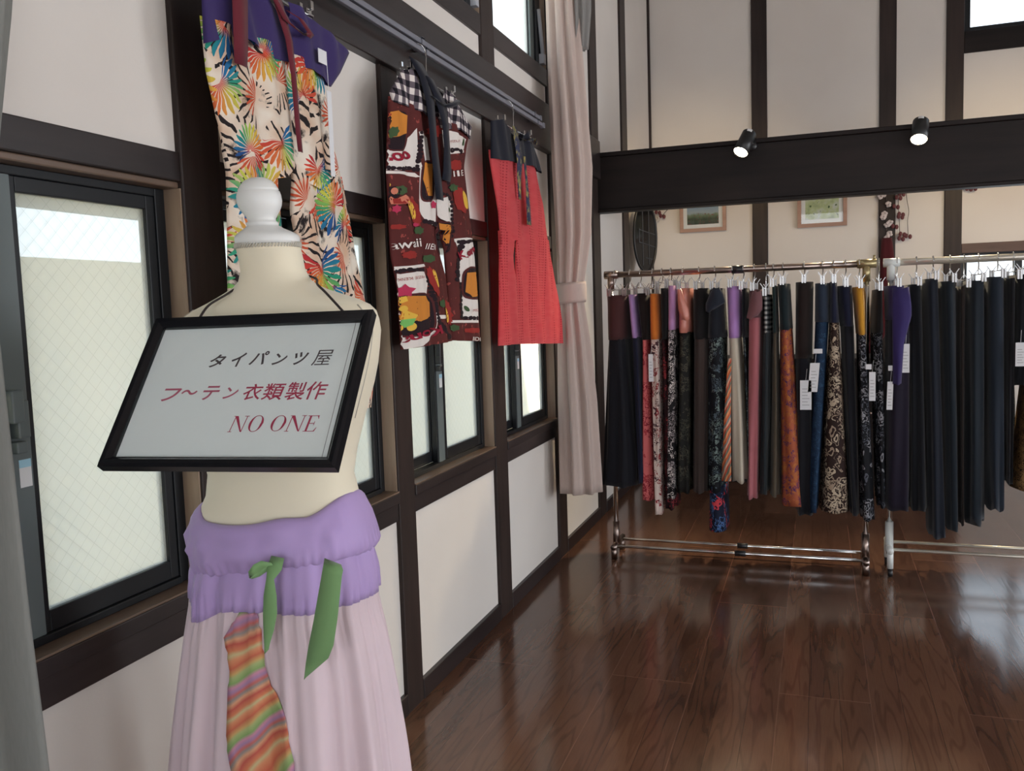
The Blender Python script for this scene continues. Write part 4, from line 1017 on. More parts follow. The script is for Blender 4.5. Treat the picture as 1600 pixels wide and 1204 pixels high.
def pxt(px, py, Y): p = atY(px, py, Y); return float(p[0]), float(p[2])
def hem_tube(name, rows, yc, hd, mat, par, seed, n=44, folds=7, amp=.006, jag=0.0, top_pinch=0.0):
    """rows: (z, xl, xr, depth factor); closed cloth tube, long axis front to back"""
    r_ = random.Random(seed); ph = [r_.uniform(0, 6.28) for _ in range(4)]; R = []
    zs = [r[0] for r in rows]; L = interp([(r[0], r[1]) for r in rows]); Rr = interp([(r[0], r[2]) for r in rows]); D = interp([(r[0], r[3]) for r in rows])
    nz = max(6, int((zs[0]-zs[-1])/.035))
    for j in range(nz+1):
        t = j/nz; zc = lerp(zs[0], zs[-1], t); cx, hw = (L(zc)+Rr(zc))/2, (Rr(zc)-L(zc))/2; ring = []
        for k in range(n):
            a = 2*PI*k/n; c, s_ = math.cos(a), math.sin(a)
            w = amp*(.35+.9*t)*(math.sin(folds*a+ph[0]+1.2*math.sin(3*t+ph[1]))+.5*math.sin((folds*2-3)*a+ph[2]+2*t))
            x = (hw*1.07+min(w, 0)*1.0)*math.copysign(abs(c)**.75, c); y = (hd*D(zc)+w)*math.copysign(abs(s_)**.75, s_)
            ring.append((cx+x, yc+y, zc+(jag*math.sin(5*a+ph[3])*t if jag else 0)))
        R.append(ring)
    m = SM(); m.rings(R, True, True); return m.build(name, mat, par)
def rack_hanger(x, y0, ztop, label, grp, yaw=0.0, slim=False):
    h = thing('clip_hanger', (x, RY, ztop), label, 'hanger', grp)
    m = SM(); zb = ztop+.030
    pts = [(x, RY, zb), (x, RY, RZ-.05), (x+.003, RY+.012, RZ-.028), (x+.002, RY+.022, RZ), (x, RY+.014, RZ+.0175), (x, RY, RZ+.0225), (x, RY-.014, RZ+.0175), (x, RY-.022, RZ-.004)]
    m.tube(smooth(pts, 4), .0030, 6); m.build('hook', CHROME, h)
    m = SM(); m.tube([(x-.165*math.sin(yaw), RY-.165*math.cos(yaw), zb), (x+.165*math.sin(yaw), RY+.165*math.cos(yaw), zb)], .0026, 8); m.build('bar', CHROME, h)
    for s_ in (-1, 1):
        cx, cy = x+s_*.145*math.sin(yaw), RY+s_*.145*math.cos(yaw); c = MB()
        c.box(cx-.010, cx-.002, cy-.011, cy+.011, zb-.036, zb+.006); c.box(cx+.002, cx+.010, cy-.011, cy+.011, zb-.036, zb+.006)
        c.add([(cx-.004, cy-.006, zb), (cx-.004, cy+.006, zb), (cx-.022, cy+.006, zb+.026), (cx-.022, cy-.006, zb+.026), (cx-.001, cy-.006, zb), (cx-.001, cy+.006, zb), (cx-.019, cy+.006, zb+.027), (cx-.019, cy-.006, zb+.027)], [(0, 1, 2, 3), (4, 7, 6, 5), (0, 3, 7, 4), (1, 5, 6, 2), (3, 2, 6, 7), (0, 4, 5, 1)])
        c.add([(cx+.004, cy-.006, zb), (cx+.004, cy+.006, zb), (cx+.022, cy+.006, zb+.026), (cx+.022, cy-.006, zb+.026), (cx+.001, cy-.006, zb), (cx+.001, cy+.006, zb), (cx+.019, cy+.006, zb+.027), (cx+.019, cy-.006, zb+.027)], [(3, 2, 1, 0), (5, 6, 7, 4), (4, 7, 3, 0), (2, 6, 5, 1), (7, 6, 2, 3), (1, 5, 4, 0)])
        c.build('clip', DCHROME, h)
    return h
def tag_on(par, px0, py0, px1, py1, Y, tilt=0.0, label=None, lab_px=None):
    x0, z1 = pxt(px0, py0, Y); x1, z0 = pxt(px1, py1, Y); dz = tilt
    m = MB(); m.add([(x0-dz, Y, z0), (x1-dz, Y, z0), (x1+dz, Y, z1), (x0+dz, Y, z1), (x0-dz, Y+.001, z0), (x1-dz, Y+.001, z0), (x1+dz, Y+.001, z1), (x0+dz, Y+.001, z1)], [(0, 1, 2, 3), (7, 6, 5, 4), (0, 4, 5, 1), (1, 5, 6, 2), (2, 6, 7, 3), (3, 7, 4, 0)])
    m.tube([((x0+x1)/2+dz, Y+.0005, z1), ((x0+x1)/2+dz+.006, Y+.02, z1+.055)], .0007, 4)
    t = m.build('price_tag', TAGW, par)
    w = abs(x1-x0); p = MB()
    for i in range(6):
        zz = lerp(z1, z0, .28+.11*i); fx = dz*(1-2*(.28+.11*i))
        p.add([(x0+fx+w*.18, Y-.0004, zz), (x0+fx+w*(.82 if i % 2 else .66), Y-.0004, zz), (x0+fx+w*(.82 if i % 2 else .66), Y-.0004, zz-.003), (x0+fx+w*.18, Y-.0004, zz-.003)], [(0, 1, 2, 3)])
    p.build('tag_print', TAGINK, t)
    if lab_px:
        a, b_, c, d = lab_px; x0, z1 = pxt(a, b_, Y); x1, z0 = pxt(c, d, Y); q = MB(); q.box(x0, x1, Y+.004, Y+.006, z0, z1); q.build('care_label', TAGW, par)
def garment(desc, short, top, band, hem, bm_, lm, grp, hg, yo=0.0, hd=.155, folds=5, amp=.009, jag=0.004, tags=(), extra=None, Yp=4.52, flare=1.0, seed=[0]):
    """top/band/hem: (y px, x left px, x right px)"""
    seed[0] += 1
    yt, ta, tb_ = top; yh, ha, hb = hem
    x0, zt_ = pxt((ta+tb_)/2, yt, RY); X = lambda px, py: pxt(px, py, Yp)[0]; Z = lambda py: pxt(1150, py, Yp)[1]
    zt = pxt((ta+tb_)/2, yt, Yp)[1]; zh = pxt((ha+hb)/2, yh, Yp)[1]
    t = thing('thai_trousers', (x0, RY+yo, zt), desc, 'trousers', grp)
    L = [(zt, X(ta, yt), X(tb_, yt), .95)]
    if band is not None:
        yb, ba, bb = band; zb = pxt((ba+bb)/2, yb, Yp)[1]
        mid = (zb, X(ba, yb), X(bb, yb), 1.0)
        hem_tube('waistband', [(zt, L[0][1], L[0][2], .95), (lerp(zt, zb, .5), (L[0][1]+mid[1])/2, (L[0][2]+mid[2])/2, .98), mid], RY+yo, hd, bm_, t, seed[0], folds=3, amp=.0035)
        start = (zb+.004, mid[1]+.002, mid[2]-.002, .97)
    else: start = (zt, X(ta, yt), X(tb_, yt), .95)
    end = (zh, X(ha, yh), X(hb, yh), 1.05*flare)
    rows = [start, (lerp(start[0], zh, .5), lerp(start[1], end[1], .5), lerp(start[2], end[2], .5), 1.0), end]
    hem_tube('trouser_legs', rows, RY+yo, hd, lm, t, seed[0]+50, folds=folds, amp=amp, jag=jag)
    for tg in tags: tag_on(t, *tg)
    rack_hanger(x0, RY, zt, 'chrome clip hanger holding the '+short, hg)
    if extra: extra(t)
    return t
def flap(mat, rows, Y=4.47):
    def f(t):
        m = SM(); R = []
        for py, a, b_ in rows:
            x0, z = pxt(a, py, Y); x1, _ = pxt(b_, py, Y)
            R.append([(lerp(x0, x1, k/8), Y-.016*math.sin(PI*k/8), z+.004*math.sin(k)) for k in range(9)])
        m.rings(R, False, False, close=False); m.build('folded_flap', mat, t, solid=.003)
    return f
def belt(t):
    m = SM(); R = []
    for py, a, b_ in [(590, 1581, 1585), (603, 1580, 1585), (630, 1582, 1586), (660, 1580, 1586), (690, 1578, 1583), (716, 1578, 1581)]:
        x0, z = pxt(a, py, 4.62); x1, _ = pxt(b_, py, 4.62); R.append([((x0+x1)/2+(x1-x0)/2*math.cos(2*PI*k/10), 4.62+.004*math.sin(2*PI*k/10), z) for k in range(10)])
    m.rings(R); o = m.build('waist_tie', F_DK, t); o['label'] = 'narrow patterned waist tie'
GA, GB = 'assorted Thai trousers on the left rack', 'black Thai trousers on the right rack'
HA, HBG = 'clip hangers on the left rack', 'clip hangers on the right rack'
YT = 4.47
garment('black trousers with wide brown waistband, first on the left rack by the curtain', 'black trousers with brown waistband', (461, 944, 978), (531, 947, 977), (759, 938, 995), C('4a2a2a', transl=.05), BLK2, GA, HA, folds=9, amp=.010)
garment('navy trousers with lavender waistband, second from the left rack\'s curtain end', 'navy trousers with lavender waistband', (460, 979, 990), (528, 985, 998), (755, 996, 1008), C('b48fc6'), NAVY, GA, HA, yo=.01)
garment('coral ring-print trousers with dark brown waistband on the left rack', 'coral ring-print trousers', (458, 991, 1011), (531, 1000, 1012), (782, 1000, 1022), C('211816'), F_PINKR, GA, HA, yo=.02)
garment('white and red floral trousers with bright orange waistband', 'orange-waisted floral trousers', (459, 1013, 1027), (530, 1014, 1031), (803, 1022, 1035), C('d8782f'), F_REDW, GA, HA, tags=((1013, 553, 1021, 596, YT),))
garment('red and black floral trousers with black waistband beside the orange-waisted pair', 'red and black floral trousers', (450, 1029, 1040), (530, 1031, 1041), (796, 1037, 1054), BLK3, F_RK, GA, HA, yo=.02)
garment('black and white line-floral trousers with pink lavender waistband', 'black and white line-floral trousers', (446, 1042, 1055), (515, 1041, 1056), (778, 1041, 1056), C('c493c4'), F_BW, GA, HA)
garment('dark olive floral trousers with shiny peach satin waistband', 'dark olive floral trousers', (450, 1058, 1076), (520, 1058, 1078), (770, 1056, 1079), PEACHS, F_DK, GA, HA, yo=.01, extra=flap(PEACHS, [(452, 1059, 1064), (470, 1059, 1070), (484, 1060, 1076), (492, 1063, 1077), (500, 1066, 1077)]))
garment('sheer brown trousers with black waistband on the left rack', 'sheer brown trousers', (450, 1080, 1105), (530, 1081, 1107), (770, 1080, 1104), BLK3, C('4a3e3a', transl=.2), GA, HA, yo=.02, folds=13, amp=.007)
def bluehem(t):
    z = lambda y: pxt(1120, y, 4.50)[1]; X = lambda x: pxt(x, 800, 4.50)[0]
    hem_tube('patterned_hem', [(z(762), X(1107), X(1132), 1), (z(832), X(1105), X(1133), 1)], RY, .15, F_TROP, t, 91, amp=.004)
garment('black green-floral trousers with long blue and red floral hem, lowest hanging on the left rack', 'black green-floral trousers', (450, 1107, 1127), (528, 1104, 1131), (768, 1106, 1130), C('171a22', transl=.03), F_GN, GA, HA, extra=lambda t: (bluehem(t), flap(C('232833', transl=.03), [(450, 1114, 1124), (462, 1108, 1130), (474, 1103, 1133), (482, 1103, 1120), (487, 1103, 1110)])(t)))
def frayed(t):
    m = SM(); x = lambda p, y: pxt(p, y, 4.44)
    R = []
    for y, a, b_ in ((560, 1137, 1142), (650, 1131, 1141), (752, 1127, 1142)):
        R.append([(lerp(x(a, y)[0], x(b_, y)[0], k/6), 4.46-.012*math.sin(PI*k/6)+.004*math.sin(k*2), x(a, y)[1]) for k in range(7)])
    m.rings(R, False, False, close=False); m.build('striped_panel', F_STR, t, solid=.002)
garment('frayed cream trousers with pink and purple waistband and striped side panel', 'frayed cream trousers', (447, 1134, 1155), (528, 1137, 1155), (752, 1143, 1168), C('b98ccc'), FRAY, GA, HA, jag=.008, amp=.008, extra=frayed)
garment('black speckled trousers squeezed between the cream pair and the rose pair', 'black speckled trousers', (450, 1157, 1166), (528, 1158, 1167), (765, 1169, 1174), BLK2, F_GN, GA, HA, yo=.03)
garment('plain dusty rose trousers with dark mauve folded waistband', 'dusty rose trousers', (452, 1169, 1188), (496, 1168, 1190), (778, 1166, 1184), C('6a464a'), C('b0686e', transl=.1), GA, HA, extra=flap(C('7a5256'), [(455, 1176, 1189), (470, 1172, 1191), (485, 1169, 1191), (494, 1167, 1184), (498, 1167, 1175)]))
garment('slate green trousers with black and white checked waistband', 'checked-waist trousers', (460, 1190, 1204), (520, 1191, 1205), (772, 1186, 1200), GING2, C('2a3034'), GA, HA, yo=.01)
garment('olive brown trousers with dark teal waistband', 'olive brown trousers', (446, 1205, 1212), (520, 1206, 1215), (775, 1202, 1218), C('20302f'), C('5c5244'), GA, HA, yo=.01)
garment('orange and purple paisley trousers with dark teal waistband', 'orange paisley trousers', (443, 1214, 1233), (515, 1217, 1237), (790, 1221, 1257), C('182428'), F_OR, GA, HA, amp=.007)
garment('black brown-waisted trousers with a price tag, right of the orange paisley pair', 'black brown-waisted trousers', (440, 1243, 1270), (560, 1242, 1268), (805, 1244, 1272), C('241a18', transl=.03), BLK2, GA, HA, yo=.02, tags=((1250, 594, 1268, 640, YT),))
garment('blue brocade trousers with slate waistband and white price tag', 'blue brocade trousers', (442, 1274, 1296), (503, 1274, 1296), (800, 1262, 1278), C('2a3444', transl=.03), F_BL, GA, HA, tags=((1264, 567, 1279, 612, YT, .006, None, (1271, 545, 1285, 552)),))
garment('brown trousers with large cream rose print and navy waistband', 'brown cream-rose trousers', (440, 1297, 1308), (504, 1296, 1312), (800, 1281, 1328), C('191d34', transl=.03), F_BRN, GA, HA, amp=.007)
garment('plain black trousers between the rose-print pair and the mustard-waisted pair', 'plain black trousers on the left rack', (446, 1310, 1332), (510, 1314, 1336), (806, 1329, 1344), NAVY, BLK2, GA, HA, yo=.02)
garment('black trousers with white blossoms and mustard yellow waistband', 'mustard-waisted trousers', (448, 1334, 1351), (523, 1340, 1355), (812, 1346, 1368), C('d59a34'), F_WF, GA, HA, tags=((1358, 581, 1368, 626, YT, 0, None, (1353, 569, 1362, 577)),))
# right rack
garment('black patterned trousers hung at the white joint, left end of the right rack', 'black patterned trousers', (452, 1366, 1380), (520, 1362, 1381), (790, 1371, 1386), C('1a1616', transl=.03), F_WF, GB, HBG, yo=.02, Yp=4.56)
garment('deep violet trousers with two hanging tags, near the white joint of the right rack', 'deep violet trousers', (446, 1386, 1416), (500, 1388, 1424), (797, 1384, 1424), C('372a5c', transl=.04), C('1c1626', transl=.03), GB, HBG, amp=.010, extra=flap(C('31265a', transl=.02), [(450, 1394, 1420), (480, 1393, 1424), (495, 1394, 1424), (540, 1395, 1412), (600, 1395, 1408)]), tags=((1386, 596, 1395, 640, YT, .002, None, (1388, 571, 1397, 579)), (1409, 537, 1421, 582, YT)))
BL = [C('14161c', transl=.03), C('161b26', transl=.03), C('141318', transl=.03), C('182028', transl=.03)]
garment('black trousers right of the violet pair, wide at the hem', 'black trousers beside the violet pair', (444, 1420, 1443), None, (798, 1424, 1452), None, BL[0], GB, HBG, amp=.010, yo=.01)
garment('navy black trousers hanging lowest on the right rack', 'lowest hanging navy black trousers', (435, 1447, 1468), None, (840, 1455, 1480), None, BL[1], GB, HBG, amp=.007)
garment('narrow navy black trousers just right of the lowest hanging pair', 'narrow navy black trousers', (439, 1472, 1496), None, (828, 1481, 1500), None, BL[3], GB, HBG, amp=.007)
garment('black trousers with a brown tinge in the middle of the right rack', 'brown-tinged black trousers', (447, 1498, 1513), None, (822, 1501, 1509), None, C('2a2220', transl=.03), GB, HBG, yo=.03)
garment('charcoal trousers with slanting hem, third from the frame edge on the right rack', 'charcoal slanting-hem trousers', (438, 1516, 1541), None, (815, 1511, 1541), None, BL[3], GB, HBG, amp=.009, jag=.02)
garment('dark slate trousers with split hem, second from the frame edge on the right rack', 'dark slate split-hem trousers', (432, 1545, 1572), None, (796, 1545, 1572), None, C('1d2530', transl=.03), GB, HBG, amp=.009, jag=.012)
garment('black trousers nearest the right frame edge with the higher hem', 'higher-hem black trousers', (434, 1575, 1590), None, (756, 1573, 1584), None, BL[2], GB, HBG, yo=.01)
garment('short black trousers with a grey tag at the right frame edge', 'short black trousers', (428, 1592, 1620), None, (602, 1586, 1626), None, BL[0], GB, HBG, tags=((1587, 535, 1602, 572, YT),), extra=lambda t: belt(t))
garment('leopard print trousers at the right end of the right rack, cut by the frame edge', 'leopard print trousers', (430, 1632, 1662), None, (768, 1588, 1668), None, F_LEO, GB, HBG)
# ------------------------------------------------------------------ curtains
def curtain_mat(name, h): 
    g = G(name); o = g.obj(); n = g.noise(g.vm('MULTIPLY', o, (300, 300, 40)), 1.0, 2)
    return g.pb(g.mix(n, tuple(c*.86 for c in hx(h)), hx(h)), .85, transl=.22, spec=.15, normal=g.bump(n, .2, .001))
CURT = curtain_mat('beige_curtain_cloth', 'd4c1b8'); CURTG = curtain_mat('grey_curtain_cloth', '8f8f8a'); LINING = curtain_mat('grey_lining_cloth', '9a9794')
def bundle(name, mat, par, tab, npl, amp, seed, n=180, nz=60, sq=1.0):
    """tab: (z, cx, cy, rx, ry, pleat)"""
    r_ = random.Random(seed); ph = [r_.uniform(0, 6.28) for _ in range(5)]
    F = [interp([(t[0], t[i]) for t in tab]) for i in range(1, 6)]; zs = sorted([t[0] for t in tab], reverse=True); R = []
    for j in range(nz+1):
        z = lerp(zs[0], zs[-1], j/nz); cx, cy, rx, ry, pl_ = [f(z) for f in F]; ring = []
        for k in range(n):
            a = 2*PI*k/n
            w = amp*pl_*(math.sin(npl*a+ph[0]+.5*math.sin(2*a+z*1.3))+.35*math.sin((npl*2-1)*a+ph[1]+z))
            ring.append((cx+(rx+w)*math.cos(a), cy+(ry+w)*math.sin(a), z))
        R.append(ring)
    m = SM(); m.rings(R, True, True); return m.build(name, mat, par)
cu = thing('curtain', (.12, 4.44, .41), 'long beige curtain tied back beside the clothes rack', 'curtain')
CT = [(3.30, .150, 4.40, .075, .09, .8), (2.98, .128, 4.40, .072, .09, .8), (2.55, .140, 4.40, .080, .10, .9), (2.1, .155, 4.40, .090, .10, 1.0), (1.75, .150, 4.40, .080, .085, .9), (1.50, .128, 4.40, .062, .063, .6), (1.42, .128, 4.40, .062, .063, .6), (1.2, .134, 4.41, .080, .080, .8), (.9, .142, 4.42, .094, .095, .9), (.41, .148, 4.43, .102, .105, 1.0)]
bundle('drape', CURT, cu, CT, 8, .015, 4)
tb_ = SM(); ring = []
for zz, g_ in ((1.515, .0), (1.50, .004), (1.46, .005), (1.425, .004), (1.41, 0)):
    ring.append([(.128+(.079+g_)*math.cos(2*PI*k/40), 4.40+(.079+g_)*math.sin(2*PI*k/40), zz+.006*math.cos(2*PI*k/40)) for k in range(40)])
tb_.rings(ring, False, False); tb_.build('tieback', CURT, cu, solid=.003)
bundle('lining', LINING, cu, [(3.30, .205, 4.44, .05, .07, 1), (2.90, .205, 4.44, .05, .07, 1), (2.70, .20, 4.44, .035, .05, 1)], 9, .009, 9, 90, 16)
hr = thing('curtain_pole', (.14, 4.4, 3.32), 'high curtain pole over the beige curtain', 'curtain pole'); m = SM(); m.tube([(.12, 1.0, 3.32), (.12, 5.58, 3.32)], .012, 12); m.build('pole', RAILGREY, hr)
for yy in (1.9, 3.6, 5.5):
    m = MB(); m.box(-.01, .122, yy-.01, yy+.01, 3.306, 3.312); m.build('bracket', RAILGREY, hr)
# foreground grey curtain: a wavy sheet along the wall, closed to a thick bundle
cg = thing('curtain', (.12, .6, .2), 'grey curtain in the left foreground beside the near window', 'curtain')
edge = interp([(2.28, 1.125), (1.92, 1.106), (1.68, 1.060), (1.45, 1.030), (1.2, 1.036), (.95, 1.040), (.65, 1.052), (.15, 1.065)])
m = SM(); R = []; N = 150
for j in range(50):
    z = lerp(2.28, .15, j/49); e = edge(z); ring = []
    for s_ in (1, -1):
        for k in range(N+1):
            u = k/N if s_ == 1 else 1-k/N; y = lerp(.25, e, u)
            fall = math.sqrt(max(0, 1-((u-.5)/.5)**8))
            x = .120 + .034*math.sin(2*PI*u*6.5+.5*math.sin(z*1.2))+.014*math.sin(2*PI*u*17+z) + s_*.004*fall
            ring.append((x, y, z))
    R.append(ring)
m.rings(R, True, True); m.build('drape', CURTG, cg)

# ------------------------------------------------------------------ spotlights on the beam
LAMPG = G('lit_lamp_lens').pb((1, .9, .7), .4, emis=(1.0, .86, .58), es=26)
SPB = simple('black_spot_housing', (.012, .012, .013), .4)
def spot(px0, py0, px1, py1, label, aim, yl):
    f = Vector([float(c) for c in atY(px0, py0, yl)]); b_ = Vector([float(c) for c in atY(px1, py1, yl+.075)])
    ax = (f-b_).normalized(); u = ax.orthogonal().normalized(); w = ax.cross(u); Ln = (f-b_).length
    t = thing('spotlight', b_, label, 'spotlight', 'spotlights on the beam')
    def P(prof): return [[b_+ax*h+(u*math.cos(2*PI*k/28)+w*math.sin(2*PI*k/28))*r for k in range(28)] for r, h in prof]
    m = SM(); m.rings(P([(.001, -.004), (.038, -.004), (.043, .002), (.044, Ln*.5), (.045, Ln+.012), (.043, Ln+.012), (.042, Ln-.004)]), True, True); m.build('housing', SPB, t)
    m = SM(); m.rings(P([(.001, Ln-.001), (.042, Ln-.001), (.041, Ln+.006), (.001, Ln+.006)]), True, True); m.build('lens', LAMPG, t)
    m = SM(); m.tube([b_+ax*.02, (b_.x+.01, 5.59, b_.z-.02)], .010, 8); m.lathe([(.001, 5.572), (.028, 5.572), (.028, 5.588), (.001, 5.588)], (b_.x+.01, 0, b_.z-.06), 20, 'y'); m.tube([(b_.x+.01, 5.578, b_.z-.02), (b_.x+.01, 5.578, b_.z-.06)], .010, 8); m.build('bracket', SPB, t)
    c = b_+ax*.012; q = (Vector(CAM)-c); q = (q-ax*q.dot(ax)).normalized(); q = (q+Vector((0, 0, .5))).normalized(); q = (q-ax*q.dot(ax)).normalized(); sd = ax.cross(q)
    m = MB(); pts = []
    for h in (.002, .020):
        for k in range(7):
            a = (k-3)*.11; pts.append(b_+ax*h+(q*math.cos(a)+sd*math.sin(a))*.0452)
    m.add(pts, [(k, k+1, k+8, k+7) for k in range(6)]); m.build('sticker', STICK, t)
    lamp('SPOT', 'spotlight_beam', f+ax*.02, 85, (1.0, .82, .55), f+ax*2, spot_size=1.5, spot_blend=.9, shadow_soft_size=.03)
    return t
spot(1158, 236, 1171, 209, 'left black spotlight on the dark beam, shining warm', None, 5.43)
spot(1436, 216, 1439, 190, 'right black spotlight on the dark beam, shining warm', None, 5.43)
# warm lamps hidden behind the beam, lighting the alcove
lamp('SPOT', 'alcove_lamp', (.55, 5.95, 2.55), 24, (1.0, .76, .45), (.35, 7.6, 1.95), spot_size=1.7, spot_blend=.9, shadow_soft_size=.06)
lamp('SPOT', 'alcove_lamp', (2.75, 5.95, 2.55), 36, (1.0, .78, .48), (2.75, 7.6, 1.95), spot_size=1.7, spot_blend=.9, shadow_soft_size=.06)

# ------------------------------------------------------------------ pictures on the back wall
FRW = wood_mat('pinkish_oak_frame', (.34, .20, .15), (.46, .29, .22), axis=0, rough=.5)
def pic_meadow():
    g = G('meadow_photo_print'); o = g.obj(); x, y, z = g.xyz(o); n = g.noise(o, 22, 4); n2 = g.noise(o, 70, 3)
    h = g.ma('ADD', z, g.ma('MULTIPLY', n, .05))
    col = g.ramp(g.n('ShaderNodeMapRange', {0: h, 1: -.10, 2: .13}).outputs[0], [(0, hx('1f2a28')), (.38, hx('3a4a38')), (.52, hx('6d7a62')), (.6, hx('9aa6ae')), (1, hx('6f8fb8'))])
    col = g.mix(g.ma('MULTIPLY', g.ma('GREATER_THAN', n2, .62), g.ma('LESS_THAN', h, .03)), col, hx('7a4038'))
    return g.pb(col, .6)
def pic_green():
    g = G('green_flower_photo_print'); o = g.obj(); n = g.noise(o, 16, 3); n2 = g.noise(o, 30, 2)
    col = g.ramp(n, [(.3, hx('8f9a7a')), (.5, hx('b4bf92')), (.68, hx('c3c8c4'))])
    col = g.mix(g.ma('GREATER_THAN', n2, .66), col, hx('55663f'))
    return g.pb(col, .6)
def picture(label, corners, mat, name='framed_picture'):
    (xa, za), (xb, zb) = corners; Y = YB-.026; cx, cz = (xa+xb)/2, (za+zb)/2
    t = thing(name, (cx, YB, cz), label, 'picture', 'pictures on the back wall')
    hw, hh = (xb-xa)/2, (za-zb)/2
    fn = lambda a, b_, d: (cx+a, YB-.012-d-.02*(b_+hh)/(2*hh), cz+b_)
    m = MB(); rings = []
    for sx, sy in ((-1, -1), (1, -1), (1, 1), (-1, 1)):
        rings.append([fn(sx*(hw-a), sy*(hh-a), d) for a, d in ((0, -.006), (0, .012), (.030, .012), (.030, -.006))])
    rings.append(rings[0]); m.rings(rings, False, False); m.build('frame', FRW, t)
    m = MB(); m.prism([(-hw+.028, -hh+.028), (hw-.028, -hh+.028), (hw-.028, hh-.028), (-hw+.028, hh-.028)], fn, -.002, .001); m.build('mat_board', PAPER, t)
    k = .062; m = MB(); m.prism([(-hw+k, -hh+k), (hw-k, -hh+k), (hw-k, hh-k), (-hw+k, hh-k)], fn, .001, .002)
    m.build('print', mat, t, base=(cx, YB-.02, cz))
    m = MB(); m.prism([(-hw+.028, -hh+.028), (hw-.028, -hh+.028), (hw-.028, hh-.028), (-hw+.028, hh-.028)], fn, .005, .006); m.build('glass', CGLASS, t)
picture('wood framed meadow photograph with blue sky, left on the back wall', ((.236, 2.275), (.622, 1.985)), pic_meadow())
picture('wood framed pale green flower photograph, right on the back wall', ((1.190, 2.268), (1.570, 1.968)), pic_green())

# oval dark panel with lattice in the far left corner -----------------------------
oc = Vector((.098, 6.70, 1.905)); du = Vector((.115, .31, 0)).normalized(); nn = du.cross(Vector((0, 0, 1))).normalized()
ov = thing('oval_mirror', oc, 'dark oval lattice mirror hung in the far left corner', 'mirror')
def OP(a, b_, d): return oc+du*a+Vector((0, 0, 1))*b_+nn*d
A_, B_ = .166, .272
m = SM(); R = []
for k in range(49):
    t = 2*PI*k/48; c, s_ = math.cos(t), math.sin(t); R.append([OP((A_+a)*c, (B_+a)*s_, d) for a, d in ((0, -.008), (.006, .0), (.003, .010), (-.008, .009), (-.010, -.006))])
m.rings(R, False, False); m.build('frame', SPB, ov)
m = MB(); m.prism([((A_-.004)*math.cos(2*PI*k/48), (B_-.004)*math.sin(2*PI*k/48)) for k in range(48)], OP, -.004, .002); m.build('mirror_glass', simple('dark_mirror_glass', (.006, .006, .007), .10, spec=.3), ov)
m = MB()
for (a0, b0, a1, b1) in ((-.04, -.22, -.04, .22), (.05, -.21, .05, .21), (-.09, .05, .14, .02), (-.09, -.045, .14, -.075), (-.09, -.05, -.09, .06), (.00, -.16, .10, -.17)):
    m.tube([OP(a0, b0, .003), OP(a1, b1, .003)], .0035, 5)
m.build('lattice', simple('grey_lattice', (.05, .055, .065), .5), ov)

# hanging vines with blossoms and leaves ---------------------------------------
PET = simple('white_blossom', (.70, .62, .62), .7, transl=.2); LEAFR = simple('dark_red_leaf', (.12, .025, .03), .6, transl=.1); STEM = simple('brown_vine_stem', (.06, .045, .04), .8); LEAFP = simple('pale_blossom', (.50, .46, .42), .7)
def vine(label, pts, items):
    P = [Vector((*pxt(px, py, 7.572), 0)) for px, py in pts]; P = [Vector((p.x, 7.572, p.y)) for p in P]
    t = thing('hanging_vine', P[0], label, 'vine', 'artificial vines on the back wall')
    m = SM(); m.tube(smooth(P, 5), .0025, 5); m.build('stem', STEM, t)
    r_ = random.Random(len(items))
    for px, py, kind in items:
        x, z = pxt(px, py, 7.56); m = SM(); c = (x, 7.56, z)
        if kind in 'wp':
            for k in range(5):
                a = 2*PI*k/5+r_.uniform(0, 1); m.ball((c[0]+.013*math.cos(a), c[1]+r_.uniform(-.005, .005), c[2]+.013*math.sin(a)), .012, 8, 5, (1, .5, 1))
            m.build('blossom', PET if kind == 'w' else LEAFP, t)
        else:
            for k in range(2):
                a = r_.uniform(-.6, .6); m.ball((c[0]+.014*(k*2-1), c[1], c[2]-.008*k), .019, 8, 6, (.75, .25, 1))
            m.build('leaf', LEAFR, t)
vine('vine of white blossoms hanging down the dark back post', [(1384, 300), (1386, 330), (1384, 350), (1388, 372)], [(1375, 307, 'w'), (1380, 304, 'w'), (1388, 319, 'w'), (1382, 334, 'w'), (1380, 339, 'w'), (1386, 351, 'w'), (1391, 348, 'w'), (1390, 365, 'w'), (1386, 371, 'w')])
vine('vine of dark red leaves hanging right of the back post', [(1403, 298), (1404, 330), (1405, 345), (1406, 365), (1408, 374)], [(1404, 308, 'r'), (1409, 302, 'r'), (1400, 322, 'r'), (1408, 334, 'r'), (1407, 338, 'r'), (1398, 353, 'r'), (1410, 365, 'r'), (1408, 372, 'r')])
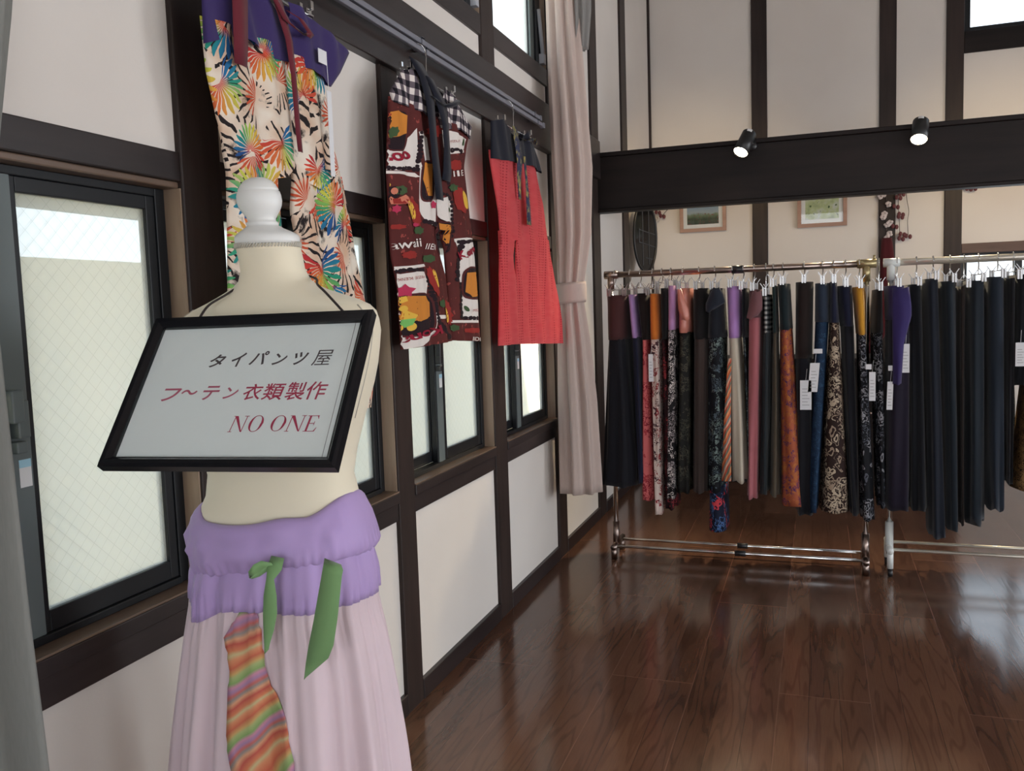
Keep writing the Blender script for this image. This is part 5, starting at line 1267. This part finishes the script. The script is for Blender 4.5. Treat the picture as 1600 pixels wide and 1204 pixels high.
vine('thin bare vine hanging farthest right of the back post', [(1416, 298), (1417, 312), (1420, 330), (1418, 345), (1419, 367)], [(1419, 368, 'r')])
vine('short vine with two red leaves between the oval mirror and the meadow picture', [(1046, 324), (1038, 333), (1034, 338)], [(1028, 331, 'r'), (1035, 337, 'r'), (1027, 342, 'p')])
vine('small sprig of leaves under the beam at the upper right', [(1520, 284), (1517, 290), (1512, 294)], [(1514, 294, 'r'), (1521, 293, 'r')])
# red cloth hanging on the back post, and things at the right edge
RED = cloth('deep_red_cloth', hx('4c161d'), transl=.05)
def drape(name, label, rows, Y, mat, cat, th=.02):
    t = thing(name, (*[pxt(rows[0][1], rows[0][0], Y)[0]], Y, pxt(rows[0][1], rows[0][0], Y)[1]), label, cat)
    m = SM(); R = []
    for py, a, b_ in rows:
        x0, z = pxt(a, py, Y); x1, _ = pxt(b_, py, Y); cx, hw = (x0+x1)/2, (x1-x0)/2
        R.append([(cx+hw*math.cos(2*PI*k/24), Y+(th+.004*math.sin(5*2*PI*k/24))*math.sin(2*PI*k/24), z) for k in range(24)])
    m.rings(R); m.build('cloth', mat, t); return t
drape('red_scarf', 'deep red scarf hanging down the dark back post behind the racks', [(372, 1377, 1394), (400, 1375, 1397), (440, 1375, 1400), (490, 1360, 1400), (545, 1352, 1372), (552, 1354, 1360)], 7.556, RED, 'scarf', .024)

# low dark cabinet standing behind the left rack
cb = thing('cabinet', (1.3, 7.0, 0), 'dark wooden cabinet standing behind the left rack, mostly hidden by trousers', 'cabinet')
m = MB(); m.box(.30, 2.25, 6.78, 7.30, .06, .92); m.build('body', WOODX, cb, bevel=.004)
m = MB(); m.box(.28, 2.27, 6.75, 7.33, .92, .95); m.build('top', WOODX, cb, bevel=.004)
m = MB(); m.box(.33, 2.22, 6.80, 7.28, 0, .06); m.build('plinth', WOODX, cb)
for i in range(4):
    x0 = .32+i*.4825; m = MB(); m.box(x0, x0+.46, 6.762, 6.780, .09, .89); d = m.build('door', WOODX, cb, bevel=.003)
    m = SM(); m.ball((x0+(.42 if i % 2 == 0 else .04), 6.75, .55), .012); m.build('knob', BRONZE, d)
